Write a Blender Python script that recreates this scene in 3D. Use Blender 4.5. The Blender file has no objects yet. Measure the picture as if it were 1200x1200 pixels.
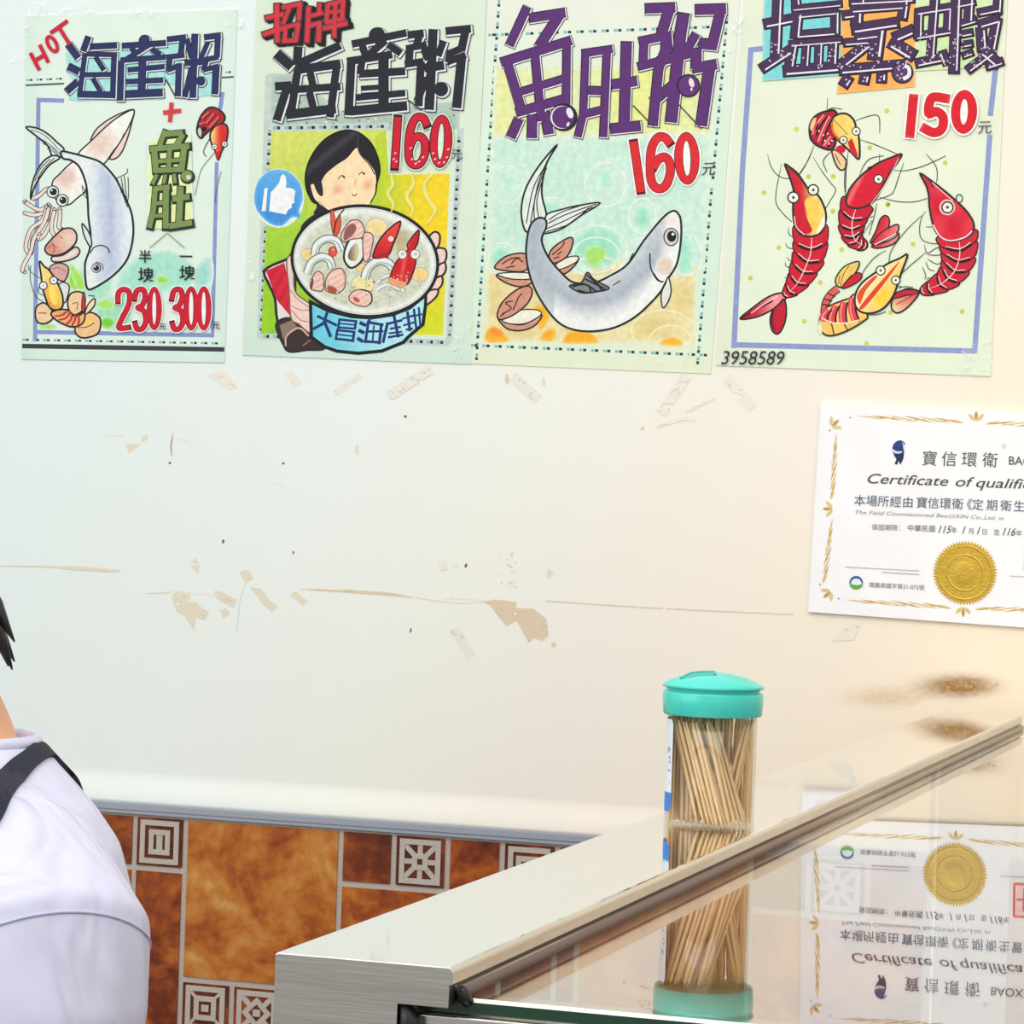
import bpy, bmesh, math, random
import numpy as np
from mathutils import Vector, Matrix
from mathutils.geometry import delaunay_2d_cdt

scene = bpy.context.scene
COL = scene.collection

# ------------------------------------------------------------------ camera
F = 3300.0
YAW, ROLL, PITCH = math.radians(18.1), 0.033, -0.003
CAM = Vector((0.0, -2.662, 1.28))
_f = Vector((-math.sin(YAW), math.cos(YAW), 0)); _r = Vector((math.cos(YAW), math.sin(YAW), 0)); _u = Vector((0, 0, 1))
FWD = _f * math.cos(PITCH) + _u * math.sin(PITCH)
_u2 = -_f * math.sin(PITCH) + _u * math.cos(PITCH)
RGT = _r * math.cos(ROLL) + _u2 * math.sin(ROLL)
UPV = _u2 * math.cos(ROLL) - _r * math.sin(ROLL)
cd = bpy.data.cameras.new('camera'); cam = bpy.data.objects.new('camera', cd); COL.objects.link(cam)
m = Matrix((RGT, UPV, -FWD)).transposed().to_4x4(); m.translation = CAM
cam.matrix_world = m
cd.sensor_width = 36; cd.lens = 36 * F / 1200; cd.clip_start = 0.05
scene.camera = cam

# ------------------------------------------------------------------ world, lights, exposure
scene.view_settings.view_transform = 'Standard'; scene.view_settings.look = 'None'
scene.view_settings.gamma = 1; scene.view_settings.exposure = 0.36
scene.view_settings.use_curve_mapping = False
scene.cycles.max_bounces = 12; scene.cycles.transmission_bounces = 12; scene.cycles.glossy_bounces = 6
scene.cycles.transparent_max_bounces = 16
scene.cycles.caustics_refractive = True

W = bpy.data.worlds.new('room_light'); scene.world = W; W.use_nodes = True
nt = W.node_tree; nt.nodes.clear()
out = nt.nodes.new('ShaderNodeOutputWorld'); bg = nt.nodes.new('ShaderNodeBackground')
tc = nt.nodes.new('ShaderNodeTexCoord'); sp = nt.nodes.new('ShaderNodeSeparateXYZ')
mr = nt.nodes.new('ShaderNodeMapRange'); cr = nt.nodes.new('ShaderNodeValToRGB')
nt.links.new(tc.outputs['Generated'], sp.inputs[0]); nt.links.new(sp.outputs['Z'], mr.inputs['Value'])
mr.inputs['From Min'].default_value = -1; mr.inputs['From Max'].default_value = 1
nt.links.new(mr.outputs[0], cr.inputs[0]); nt.links.new(cr.outputs[0], bg.inputs[0]); nt.links.new(bg.outputs[0], out.inputs[0])
els = cr.color_ramp.elements
els[0].position = 0.0; els[0].color = (.24, .22, .20, 1)
els[1].position = 1.0; els[1].color = (.96, .96, .95, 1)
for p, c in ((.40, (.34, .32, .30, 1)), (.49, (.52, .51, .50, 1)), (.56, (.82, .82, .82, 1))):
    e = els.new(p); e.color = c
bg.inputs[1].default_value = 0.90

def area(name, loc, target, size, size_y, power, col, spread=math.pi):
    l = bpy.data.lights.new(name, 'AREA'); l.shape = 'RECTANGLE'; l.size = size; l.size_y = size_y
    l.energy = power; l.color = col; l.spread = spread
    o = bpy.data.objects.new(name, l); COL.objects.link(o); o.location = loc
    o.rotation_euler = (Vector(target) - Vector(loc)).to_track_quat('-Z', 'Y').to_euler()
    return o
area('front_left_fill', (-2.6, -3.2, 2.3), (-1.2, 0, 1.2), 2.4, 1.8, 21, (.97, 1.0, .97))  # added broad fill from the front left; no shop window is known there
area('overhead_fill', (-0.5, -1.6, 2.7), (-0.5, -0.6, 1.0), 1.6, .5, 10, (1.0, .98, .95))  # added soft fill from above; no ceiling fixture is known
area('warm_counter_light', (0.12, -0.62, 1.52), (-.32, 0.0, 1.08), .4, .3, 0.8, (1.0, .78, .50))

# ------------------------------------------------------------------ helpers
def s2l(c):
    return tuple(((v / 255) / 12.92 if v / 255 <= .04045 else ((v / 255 + .055) / 1.055) ** 2.4) for v in c[:3])

def ray(px, py):
    return FWD + RGT * ((px - 600) / F) - UPV * ((py - 600) / F)

def on_plane(px, py, axis, v):
    d = ray(px, py); return CAM + d * ((v - CAM[axis]) / d[axis])

def mat(name, col, rough=.5, metal=0, noise=0, nscale=60, bump=0, bscale=200, coat=0, spec=.5, stretch=None, **kw):
    M = bpy.data.materials.new(name); M.use_nodes = True
    n = M.node_tree.nodes; L = M.node_tree.links; b = n['Principled BSDF']
    b.inputs['Base Color'].default_value = (*s2l(col), 1); b.inputs['Roughness'].default_value = rough
    b.inputs['Metallic'].default_value = metal; b.inputs['Coat Weight'].default_value = coat
    b.inputs['Specular IOR Level'].default_value = spec
    for k, v in kw.items(): b.inputs[k.replace('_', ' ')].default_value = v
    t = n.new('ShaderNodeTexCoord'); mp = n.new('ShaderNodeMapping'); L.new(t.outputs['Object'], mp.inputs[0])
    if stretch: mp.inputs['Scale'].default_value = stretch
    if noise:
        x = n.new('ShaderNodeTexNoise'); x.inputs['Scale'].default_value = nscale; x.inputs['Detail'].default_value = 5
        L.new(mp.outputs[0], x.inputs[0])
        h = n.new('ShaderNodeMix'); h.data_type = 'RGBA'
        lo = tuple(v * (1 - noise) for v in s2l(col)); hi = tuple(min(1, v * (1 + noise)) for v in s2l(col))
        h.inputs[6].default_value = (*lo, 1); h.inputs[7].default_value = (*hi, 1)
        L.new(x.outputs[0], h.inputs[0]); L.new(h.outputs[2], b.inputs['Base Color'])
    if bump:
        x = n.new('ShaderNodeTexNoise'); x.inputs['Scale'].default_value = bscale; x.inputs['Detail'].default_value = 4
        L.new(mp.outputs[0], x.inputs[0])
        bp = n.new('ShaderNodeBump'); bp.inputs['Strength'].default_value = bump; bp.inputs['Distance'].default_value = .002
        L.new(x.outputs[0], bp.inputs['Height']); L.new(bp.outputs[0], b.inputs['Normal'])
    return M

def link(name, me, mats, parent=None, loc=None, smooth=False):
    o = bpy.data.objects.new(name, me); COL.objects.link(o)
    for x in (mats if isinstance(mats, (list, tuple)) else [mats]): me.materials.append(x)
    if parent: o.parent = parent
    if loc is not None: o.location = loc
    if smooth:
        for p in me.polygons: p.use_smooth = True
    return o

def bm_link(name, bm, mats, parent=None, loc=None, smooth=False):
    bmesh.ops.recalc_face_normals(bm, faces=bm.faces)
    me = bpy.data.meshes.new(name); bm.to_mesh(me); bm.free()
    return link(name, me, mats, parent, loc, smooth)

def box(bm, a, b, mi=0):
    vs = [bm.verts.new((x, y, z)) for x in (a[0], b[0]) for y in (a[1], b[1]) for z in (a[2], b[2])]
    for f in ((0, 1, 3, 2), (4, 6, 7, 5), (0, 4, 5, 1), (2, 3, 7, 6), (0, 2, 6, 4), (1, 5, 7, 3)):
        bm.faces.new([vs[i] for i in f]).material_index = mi

def lathe(bm, prof, n=64, close=False, mi=0):
    rings = []
    for r, z in prof:
        if r < 1e-6: rings.append([bm.verts.new((0, 0, z))])
        else: rings.append([bm.verts.new((r * math.cos(2 * math.pi * k / n), r * math.sin(2 * math.pi * k / n), z)) for k in range(n)])
    pr = list(zip(rings, rings[1:])) + ([(rings[-1], rings[0])] if close else [])
    for a, b in pr:
        for k in range(n):
            q = [a[k % len(a)], a[(k + 1) % len(a)], b[(k + 1) % len(b)], b[k % len(b)]]
            u = []
            for v in q:
                if v not in u: u.append(v)
            if len(u) > 2: bm.faces.new(u).material_index = mi

def tube(bm, pts, rads, n=10, mi=0, cap=True):
    pts = [Vector(p) for p in pts]
    if not isinstance(rads, (list, tuple)): rads = [rads] * len(pts)
    rings = []; ref = Vector((0.123, 0.456, 0.88))
    for i, p in enumerate(pts):
        t = (pts[min(i + 1, len(pts) - 1)] - pts[max(i - 1, 0)]).normalized()
        a = t.cross(ref).normalized(); b = t.cross(a)
        rings.append([bm.verts.new(p + (a * math.cos(2 * math.pi * k / n) + b * math.sin(2 * math.pi * k / n)) * rads[i]) for k in range(n)])
    for A, B in zip(rings, rings[1:]):
        for k in range(n): bm.faces.new((A[k], A[(k + 1) % n], B[(k + 1) % n], B[k])).material_index = mi
    if cap:
        bm.faces.new(rings[0][::-1]).material_index = mi; bm.faces.new(rings[-1]).material_index = mi

def empty(name, loc, label, cat, group=None):
    o = bpy.data.objects.new(name, None); COL.objects.link(o); o.location = loc
    o.empty_display_size = .05
    o['label'] = label; o['category'] = cat
    if group: o['group'] = group
    return o

def bevel(o, w, seg=2, ang=35):
    b = o.modifiers.new('bevel', 'BEVEL'); b.width = w; b.segments = seg; b.limit_method = 'ANGLE'; b.angle_limit = math.radians(ang); b.harden_normals = True
    for p in o.data.polygons: p.use_smooth = True
    return o

def spline(pts, closed=False, k=6):
    P = [Vector((*p[:2], 0)) for p in pts]; n = len(P); res = []
    rng = range(n) if closed else range(n - 1)
    for i in rng:
        g = (lambda j: P[j % n]) if closed else (lambda j: P[min(max(j, 0), n - 1)])
        a, b, c, d = g(i - 1), g(i), g(i + 1), g(i + 2)
        for s in range(k):
            t = s / k
            v = .5 * ((2 * b) + (c - a) * t + (2 * a - 5 * b + 4 * c - d) * t * t + (-a + 3 * b - 3 * c + d) * t ** 3)
            res.append((v.x, v.y))
    if not closed: res.append((P[-1].x, P[-1].y))
    return res

# ------------------------------------------------------------------ the setting
WALL_P = mat('wall_paint', (243, 242, 234), .75, noise=.025, nscale=9, bump=.05, bscale=90, stretch=(.35, 1, 2.2))
def _wall_ramp():      # paint colour runs from mint white at left to cream at lower right
    n = WALL_P.node_tree.nodes; L = WALL_P.node_tree.links; b = n['Principled BSDF']
    t = n.new('ShaderNodeTexCoord'); sp = n.new('ShaderNodeSeparateXYZ'); L.new(t.outputs['Object'], sp.inputs[0])
    x = n.new('ShaderNodeTexNoise'); x.inputs['Scale'].default_value = 5; x.inputs['Detail'].default_value = 6; L.new(t.outputs['Object'], x.inputs[0])
    def ma(a, k, c):
        q = n.new('ShaderNodeMath'); q.operation = 'MULTIPLY_ADD'; L.new(a, q.inputs[0]); q.inputs[1].default_value = k
        if isinstance(c, float): q.inputs[2].default_value = c
        else: L.new(c, q.inputs[2])
        return q.outputs[0]
    v = ma(x.outputs[0], .14, ma(sp.outputs['Z'], -.45, ma(sp.outputs['X'], .81, 1.174 + .5625 - .07)))
    r = n.new('ShaderNodeValToRGB'); L.new(v, r.inputs[0]); e = r.color_ramp.elements
    e[0].position = 0; e[0].color = (*s2l((231, 242, 240)), 1); e[1].position = .92; e[1].color = (*s2l((250, 234, 208)), 1)
    for p, c in ((.29, (236, 242, 237)), (.47, (240, 240, 230)), (.64, (243, 236, 224))):
        q = e.new(p); q.color = (*s2l(c), 1)
    L.new(r.outputs[0], b.inputs['Base Color'])
_wall_ramp()
bm = bmesh.new(); box(bm, (-3.2, 0, 0), (1.4, .12, 2.9)); wall = bm_link('wall_back', bm, WALL_P); wall['kind'] = 'structure'
FLOOR_M = mat('floor_tile', (120, 112, 104), .4, noise=.2, nscale=6)
bm = bmesh.new(); box(bm, (-3.2, -4.2, -.08), (1.4, .12, 0)); fl = bm_link('floor', bm, FLOOR_M); fl['kind'] = 'structure'
# ridge of plaster above the dado, then the aluminium trim
bm = bmesh.new()
prof = [(0, .9562), (-.0060, .9562), (-.0064, .960), (-.0058, .965), (-.0040, .972), (-.0018, .979), (-.0005, .984), (0, .988)]
A = [bm.verts.new((-3.2, y, z)) for y, z in prof]; B = [bm.verts.new((1.4, y, z)) for y, z in prof]
for i in range(len(prof) - 1): bm.faces.new((A[i], B[i], B[i + 1], A[i + 1]))
bm.faces.new(A); bm.faces.new(B[::-1])
o = bm_link('trim_2', bm, WALL_P, smooth=True); o['kind'] = 'structure'
ALU = mat('grey_aluminium', (158, 165, 178), .45, .2)
bm = bmesh.new()
box(bm, (-3.2, -.0135, .9465), (1.4, 0, .9492)); box(bm, (-3.2, -.0125, .9492), (1.4, 0, .9505)); box(bm, (-3.2, -.0140, .9505), (1.4, 0, .9562))
o = bm_link('trim_1', bm, ALU); o['kind'] = 'structure'

# dado of printed tiles: a repeat of seven modules
def dado():
    u = .0555; ux = .0572; x0 = -1.2085; zt = .9465
    GROUT = mat('sandy_grout', (190, 180, 170), .85, noise=.28, nscale=900, bump=.5, bscale=700)
    T = bpy.data.materials.new('brown_tile'); T.use_nodes = True
    n = T.node_tree.nodes; L = T.node_tree.links; b = n['Principled BSDF']
    at = n.new('ShaderNodeAttribute'); at.attribute_name = 'tone'
    tcn = n.new('ShaderNodeTexCoord')
    n1 = n.new('ShaderNodeTexNoise'); n1.inputs['Scale'].default_value = 17; n1.inputs['Detail'].default_value = 7; n1.inputs['Roughness'].default_value = .62; n1.inputs['Distortion'].default_value = .5
    n2 = n.new('ShaderNodeTexNoise'); n2.inputs['Scale'].default_value = 75; n2.inputs['Detail'].default_value = 6
    L.new(tcn.outputs['Object'], n1.inputs[0]); L.new(tcn.outputs['Object'], n2.inputs[0])
    def mth(op, a, b2):
        q = n.new('ShaderNodeMath'); q.operation = op
        for i, v in enumerate((a, b2)):
            if isinstance(v, (int, float)): q.inputs[i].default_value = v
            else: L.new(v, q.inputs[i])
        return q.outputs[0]
    v = mth('ADD', mth('MULTIPLY', mth('SUBTRACT', n1.outputs[0], .5), 1.5), mth('MULTIPLY', mth('SUBTRACT', n2.outputs[0], .5), .55))
    v = mth('ADD', v, at.outputs['Fac'])
    r = n.new('ShaderNodeValToRGB'); L.new(v, r.inputs[0])
    e = r.color_ramp.elements; e[0].position = 0; e[0].color = (*s2l((82, 32, 10)), 1); e[1].position = 1; e[1].color = (*s2l((214, 168, 104)), 1)
    for p, c in ((.22, (112, 46, 14)), (.42, (158, 76, 24)), (.6, (184, 108, 38)), (.8, (196, 134, 62))):
        q = e.new(p); q.color = (*s2l(c), 1)
    L.new(r.outputs[0], b.inputs['Base Color']); b.inputs['Roughness'].default_value = .45; b.inputs['Specular IOR Level'].default_value = .3
    bp = n.new('ShaderNodeBump'); bp.inputs['Strength'].default_value = .25; bp.inputs['Distance'].default_value = .002
    L.new(n2.outputs[0], bp.inputs['Height']); L.new(bp.outputs[0], b.inputs['Normal'])
    lift = [0]
    bm = bmesh.new(); tone = bm.faces.layers.float.new('tone')
    box(bm, (-3.2, -.009, 0.02), (1.4, 0, zt))
    def tile(k, j, w, h, t, dx=0):
        g = .0031
        xa, xb, za, zb = x0 + k * ux + g, x0 + (k + w) * ux - g, zt - j * u - g, zt - (j + h) * u + g
        zb = max(zb, .03)
        if xa > 1.38 or xb < -3.18: return
        nb = len(bm.faces); box(bm, (xa, -.0106, zb), (xb, -.004, za), 1); bm.faces.ensure_lookup_table()
        for f in bm.faces[nb:]: f[tone] = t
        return xa, xb, za, zb
    def line(pts, w, closed=False):
        pts = [Vector(p) for p in pts]
        if closed: pts = pts + [pts[0]]
        if closed and len(pts) == 5 and abs(pts[0].y - pts[1].y) < 1e-6:      # a square ring in one piece
            lo, hi = pts[0], pts[2]
            for sx in ((lo.x - w / 2, lo.x + w / 2, lo.y - w / 2, hi.y + w / 2), (hi.x - w / 2, hi.x + w / 2, lo.y - w / 2, hi.y + w / 2),
                       (lo.x + w / 2, hi.x - w / 2, lo.y - w / 2, lo.y + w / 2), (lo.x + w / 2, hi.x - w / 2, hi.y - w / 2, hi.y + w / 2)):
                box(bm, (sx[0], -.0119, sx[2]), (sx[1], -.0102, sx[3]))
            return
        for a, b2 in zip(pts, pts[1:]):
            d = (b2 - a).normalized(); nn = Vector((-d.y, d.x)) * w / 2; a2 = a - d * w * .35; b3 = b2 + d * w * .35
            vs = []
            lift[0] = (lift[0] + 1) % 12
            for y in (-.0102, -.0112 - lift[0] * .00004):
                for p in (a2 + nn, b3 + nn, b3 - nn, a2 - nn): vs.append(bm.verts.new((p.x, y, p.y)))
            for q in ((0, 1, 2, 3), (7, 6, 5, 4), (0, 4, 5, 1), (1, 5, 6, 2), (2, 6, 7, 3), (3, 7, 4, 0)):
                bm.faces.new([vs[i] for i in q]).material_index = 0
    def decor(k, j, kind):
        xa, xb, za, zb = tile(k, j, 1, 1, .1)
        cx, cz, h = (xa + xb) / 2, (za + zb) / 2, (xb - xa) / 2
        P = lambda a, b2: (cx + a * h, cz + b2 * h)
        sq = lambda s, s2=None: [P(-s, -(s2 or s)), P(s, -(s2 or s)), P(s, s2 or s), P(-s, s2 or s)]
        w = .0054
        line(sq(.75, .77), w, True)
        if kind == 'spiral':
            line(sq(.36, .40), w, True); line([P(0, -.4), P(0, .4)], w * 1.25)
        if kind == 'star':
            line(sq(.22), w, True)
            for a in ((0, 1), (1, 0), (0, -1), (-1, 0), (.8, .8), (-.8, .8), (.8, -.8), (-.8, -.8)):
                line([P(a[0] * .25, a[1] * .25), P(a[0] * .74, a[1] * .74)], w * .95)
        if kind == 'dot':
            line(sq(.38), w, True); line([P(-.06, 0), P(.06, 0)], w * 1.3)
            for a in ((1, 1), (-1, 1), (1, -1), (-1, -1)): line([P(.4 * a[0], .4 * a[1]), P(.75 * a[0], .75 * a[1])], w * .6)
        if kind == 'diamond':
            line([P(0, -.5), P(.5, 0), P(0, .5), P(-.5, 0)], w, True); line([P(-.06, 0), P(.06, 0)], w * 1.3)
            for a in ((1, 1), (-1, 1), (1, -1), (-1, -1)): line([P(.28 * a[0], .28 * a[1]), P(.75 * a[0], .75 * a[1])], w)
        if kind == 'rings':
            line(sq(.42), w, True); line(sq(.08), w, True)
    rnd = random.Random(5)
    for p in range(-6, 7):
        K = p * (7.4 if p > 0 else 7.0)
        for blk in range(0, 4):
            J = blk * 4
            T0 = lambda c: c + rnd.uniform(-.06, .06)
            tile(K, J, 3, 3, .58 if (p, blk) == (0, 0) else T0(.6))
            tile(K + 3, J, 1, 1, T0(.22)); tile(K + 5, J, 1, 1, T0(.26))
            tile(K + 3, J + 1, 3, 3, T0(.45)); tile(K + 6, J + 1, 1, 3, T0(.27))
            if -3.1 < x0 + K * ux < 1.0:
                decor(K + 4, J, 'star'); decor(K + 6, J, 'spiral' if p % 2 else 'rings')
                decor(K, J + 3, 'dot'); decor(K + 1, J + 3, 'diamond'); decor(K + 4 - 2, J + 3, 'rings')
            if p >= 0: tile(K + 7, J, .4, 1, T0(.25)); tile(K + 7, J + 1, .4, 3, T0(.3))
    o = bm_link('wall_dado', bm, [GROUT, T]); o['kind'] = 'structure'
dado()

# ------------------------------------------------------------------ stainless glass-topped display case
STEEL = mat('brushed_steel', (208, 206, 202), .22, 1.0, noise=.22, nscale=16, bump=.05, bscale=60, stretch=(.6, .6, 14))
STEEL_TOP = mat('polished_steel', (240, 239, 234), .045, 1.0, noise=.03, nscale=12, stretch=(6, .5, 1))
STEEL_DK = mat('worn_steel', (150, 140, 132), .2, 1.0)
RUBBER = mat('black_rubber', (18, 18, 20), .4)
SEALANT = mat('brown_sealant', (128, 104, 88), .22, spec=.6)
GLASS = mat('clear_glass', (252, 252, 248), 0.0, Transmission_Weight=1.0, IOR=1.85)
GLASS_EDGE = mat('green_glass_edge', (34, 66, 52), .08)
GLASS_BEV = mat('polished_glass_bevel', (226, 226, 206), .15)
XL, XR, YN, YF, ZB = -.4283, -.3537, -1.634, -.045, 1.10
ZG = ZB - .0135
case = empty('display_case', (0, -.85, 0), 'stainless steel display case with a glass top, its end bar running back to the wall', 'display case')
def cp(name, bm, mats, bev=0, smooth=False):
    bmesh.ops.translate(bm, verts=bm.verts, vec=-case.location)
    o = bm_link(name, bm, mats, case, smooth=smooth)
    if bev:
        bevel(o, bev)
        for p in o.data.polygons: p.use_smooth = False
    return o
def prism_y(bm, prof, ya, yb, mi=0):
    A = [bm.verts.new((x, ya, z)) for x, z in prof]; B = [bm.verts.new((x, yb, z)) for x, z in prof]
    n = len(prof)
    fs = [bm.faces.new((A[i], A[(i + 1) % n], B[(i + 1) % n], B[i])) for i in range(n)]
    fs += [bm.faces.new(A[::-1]), bm.faces.new(B)]
    return fs
bm = bmesh.new()
r = .0022
arc = [(XR - r + r * math.sin(a), ZB - r + r * math.cos(a)) for a in (0, .4, .8, 1.2, 1.57)]
fs = prism_y(bm, [(XL, ZB - .030), (XL, ZB - .0008), (XL + .0008, ZB)] + arc + [(XR, ZB - .0068), (XR - .0016, ZB - .0075), (XR - .0016, ZB - .016), (XR - .0225, ZB - .016), (XR - .0225, ZB - .030)], YN, YF)
bm.faces.ensure_lookup_table(); bm.normal_update()
bmesh.ops.recalc_face_normals(bm, faces=bm.faces)
for f in bm.faces: f.material_index = 1 if (f.normal.z > .9) else 0
cp('top_bar', bm, [STEEL, STEEL_TOP], .0006)
bm = bmesh.new(); box(bm, (XL, YN, .02), (XR - .0225, YN + .05, ZB - .030)); cp('corner_post', bm, STEEL, .001)
bm = bmesh.new(); box(bm, (XL, YF - .05, .02), (XR, YF, ZB - .030)); cp('corner_post', bm, STEEL, .001)
bm = bmesh.new(); tube(bm, [(XR - .0012, YN + .012, ZG + .0022), (XR - .0012, YF, ZG + .0022)], .0030, 12); cp('sealant_bead', bm, SEALANT, smooth=True)
# glass slab with bevelled front edge
bm = bmesh.new()
gy = YN + .012; X2 = .55
sec = [(gy + .0016, ZG), (gy, ZG - .0014), (gy, ZG - .006), (YF, ZG - .006), (YF, ZG)]
A = [bm.verts.new((XR - .018, y, z)) for y, z in sec]; B = [bm.verts.new((X2, y, z)) for y, z in sec]
for i in range(5):
    f = bm.faces.new((A[i], A[(i + 1) % 5], B[(i + 1) % 5], B[i])); f.material_index = {0: 2, 1: 1}.get(i, 0)
bm.faces.new(A[::-1]); bm.faces.new(B)
cp('glass_top', bm, [GLASS, GLASS_EDGE, GLASS_BEV])
bm = bmesh.new(); box(bm, (XR - .0225, YN + .006, ZG - .0115), (X2, YN + .03, ZG - .0065)); cp('front_rail', bm, STEEL, .0008)
bm = bmesh.new(); tube(bm, [(XR - .0205, YN + .003, ZB - .0165), (XR - .018, YN + .0035, ZB - .022), (XR - .019, YN + .004, ZB - .034), (XR - .019, YN + .004, ZB - .06)], [.0022, .0045, .0055, .005], 10)
tube(bm, [(XR + .0005, YN + .0085, ZG + .004), (XR + .0012, YN + .0105, ZG + .0005), (XR + .003, YN + .012, ZG - .002)], [.0022, .0030, .0022], 8)
cp('gasket', bm, RUBBER, smooth=True)
bm = bmesh.new(); box(bm, (XL, YN, .10), (.56, YF, .62)); cp('cabinet_body', bm, STEEL, .003)
bm = bmesh.new(); box(bm, (XR - .0225, YN + .008, .62), (X2, YN + .013, ZG - .0115)); cp('front_glass', bm, GLASS)
bm = bmesh.new(); box(bm, (XL + .006, YF - .0525, .62), (XL + .0085, YF - .0502, ZB - .031)); cp('corner_strip', bm, mat('bright_glass_edge_line', (250, 250, 248), .4))  # added white strip imitating the bright line of a glass edge
bm = bmesh.new(); box(bm, (.55, YN, .62), (.60, YN + .05, ZB)); cp('corner_post', bm, STEEL, .001)
bm = bmesh.new(); box(bm, (.55, YN + .05, ZB - .03), (.60, YF, ZB)); cp('side_bar', bm, STEEL, .001)

# ------------------------------------------------------------------ toothpick jar
JC = Vector((-.3860, -1.1015, ZB)); JA = math.atan2(CAM.y - JC.y, CAM.x - JC.x)   # angle facing the camera
jar = empty('toothpick_jar', JC, 'clear plastic toothpick jar with a turquoise lid standing on the steel bar', 'jar')
def thin_clear(name, ior, tint):
    M = bpy.data.materials.new(name); M.use_nodes = True
    n = M.node_tree.nodes; L = M.node_tree.links; n.clear()
    o = n.new('ShaderNodeOutputMaterial'); mx = n.new('ShaderNodeMixShader'); lw = n.new('ShaderNodeLayerWeight'); lw.inputs['Blend'].default_value = .5
    pw = n.new('ShaderNodeMath'); pw.operation = 'POWER'; pw.inputs[1].default_value = 5
    fr = n.new('ShaderNodeMath'); fr.operation = 'MULTIPLY_ADD'; fr.inputs[1].default_value = .5; fr.inputs[2].default_value = ior
    L.new(lw.outputs['Facing'], pw.inputs[0]); L.new(pw.outputs[0], fr.inputs[0])
    t = n.new('ShaderNodeBsdfTransparent'); g = n.new('ShaderNodeBsdfGlossy')
    t.inputs[0].default_value = (*s2l(tint), 1); g.inputs['Roughness'].default_value = .03
    L.new(fr.outputs[0], mx.inputs[0]); L.new(t.outputs[0], mx.inputs[1]); L.new(g.outputs[0], mx.inputs[2]); L.new(mx.outputs[0], o.inputs[0])
    return M
PLAST = thin_clear('clear_plastic', .03, (252, 250, 246))
TEAL = mat('turquoise_plastic', (64, 206, 190), .28, spec=.45, coat=.2)
TEAL_DK = mat('turquoise_recess_shade', (44, 176, 162), .35)  # darker turquoise puts the flap's recess shading into the colour
bm = bmesh.new()
lathe(bm, [(0, .0003), (.0235, .0003), (.0250, 0), (.0258, .0006), (.0259, .0014), (.0256, .0024), (.0256, .066), (.0247, .066), (.0247, .0016), (.0242, .0011), (0, .0011)], 96)
bm_link('jar_body', bm, PLAST, jar, smooth=True)
bm = bmesh.new()
lathe(bm, [(0, .0655), (.0262, .0655), (.0262, .0640), (.0276, .0636), (.0282, .0645), (.0286, .0700), (.0287, .0756), (.0280, .0768), (.0268, .0772), (.0266, .0786), (.0276, .0789), (.0288, .0792), (.0290, .0800),
           (.0284, .0808), (.0255, .0826), (.021, .0845), (.015, .0863), (.008, .0875), (0, .0879)], 96)
lid = bm_link('lid', bm, TEAL, jar, smooth=True)
# hinged flap moulded in the dome: raised rim around a trapezoid with recess shade painted in
def dome(rr):
    pr = [(0, .0879), (.008, .0875), (.015, .0863), (.021, .0845), (.0255, .0826), (.0284, .0808)]
    for (a, za), (b, zb2) in zip(pr, pr[1:]):
        if rr <= b: return za + (zb2 - za) * (rr - a) / (b - a)
    return .08
bm = bmesh.new()
ca, sa = math.cos(JA), math.sin(JA)
def onl(lr, fr, dz):      # lr: to the camera's right, fr: towards camera
    x = fr * ca - lr * sa; y = fr * sa + lr * ca
    return (x, y, dome(math.hypot(x, y)) + dz)
trap = [(-.0185, .0125), (-.0125, .0015), (.0005, .0015), (.0005, .0125)]
def lerp2(a, b, t): return (a[0] + (b[0] - a[0]) * t, a[1] + (b[1] - a[1]) * t)
for i in (0, 1, 2):
    pts = [lerp2(trap[i], trap[i + 1], s / 8) for s in range(9)]
    tube(bm, [onl(*p, .0002) for p in pts], .0008, 8)
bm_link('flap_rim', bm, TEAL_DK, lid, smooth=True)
bm = bmesh.new(); G = 8
gr_ = [[bm.verts.new(onl(*lerp2(lerp2(trap[0], trap[3], i / G), lerp2(trap[1], trap[2], i / G), j / G), .00015)) for i in range(G + 1)] for j in range(G + 1)]
for j in range(G):
    for i in range(G): bm.faces.new((gr_[j][i], gr_[j][i + 1], gr_[j + 1][i + 1], gr_[j + 1][i]))
for k in range(4):      # small dispensing holes
    p = onl(-.0035 - k * .0022, .0045, .0003); tube(bm, [p, (p[0], p[1], p[2] + .0002)], .0005, 8)
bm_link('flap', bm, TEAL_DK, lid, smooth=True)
# printed label wrapped round the left side
LAB = mat('white_label', (226, 232, 236), .5); LABB = mat('blue_label_band', (42, 128, 214), .5); LABT = mat('grey_print', (90, 100, 112), .6)
bm = bmesh.new()
def cyl(a, z, rr=.02575): return (rr * math.cos(a), rr * math.sin(a), z)
a0 = JA - math.radians(58); a1 = JA - math.radians(165)
N = 24
zs = [.0100, .0112, .0190, .0190, .0588, .0600]
def lab_quad(za, zb2, mi, inset0=0, inset1=0, rr=.02575):
    for k in range(N):
        def A_(t, ins): return a0 - ins + (a1 - a0 + 2 * ins) * t
        q = [cyl(A_(k / N, inset0), za, rr), cyl(A_((k + 1) / N, inset0), za, rr), cyl(A_((k + 1) / N, inset1), zb2, rr), cyl(A_(k / N, inset1), zb2, rr)]
        bm.faces.new([bm.verts.new(p) for p in q]).material_index = mi
lab_quad(.0085, .0105, 1, .10, .02); lab_quad(.0105, .0195, 1, .02, 0); lab_quad(.0195, .0585, 0); lab_quad(.0585, .0610, 0, 0, .07)
lb = bm_link('label', bm, [LAB, LABB], jar, smooth=True)
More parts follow.
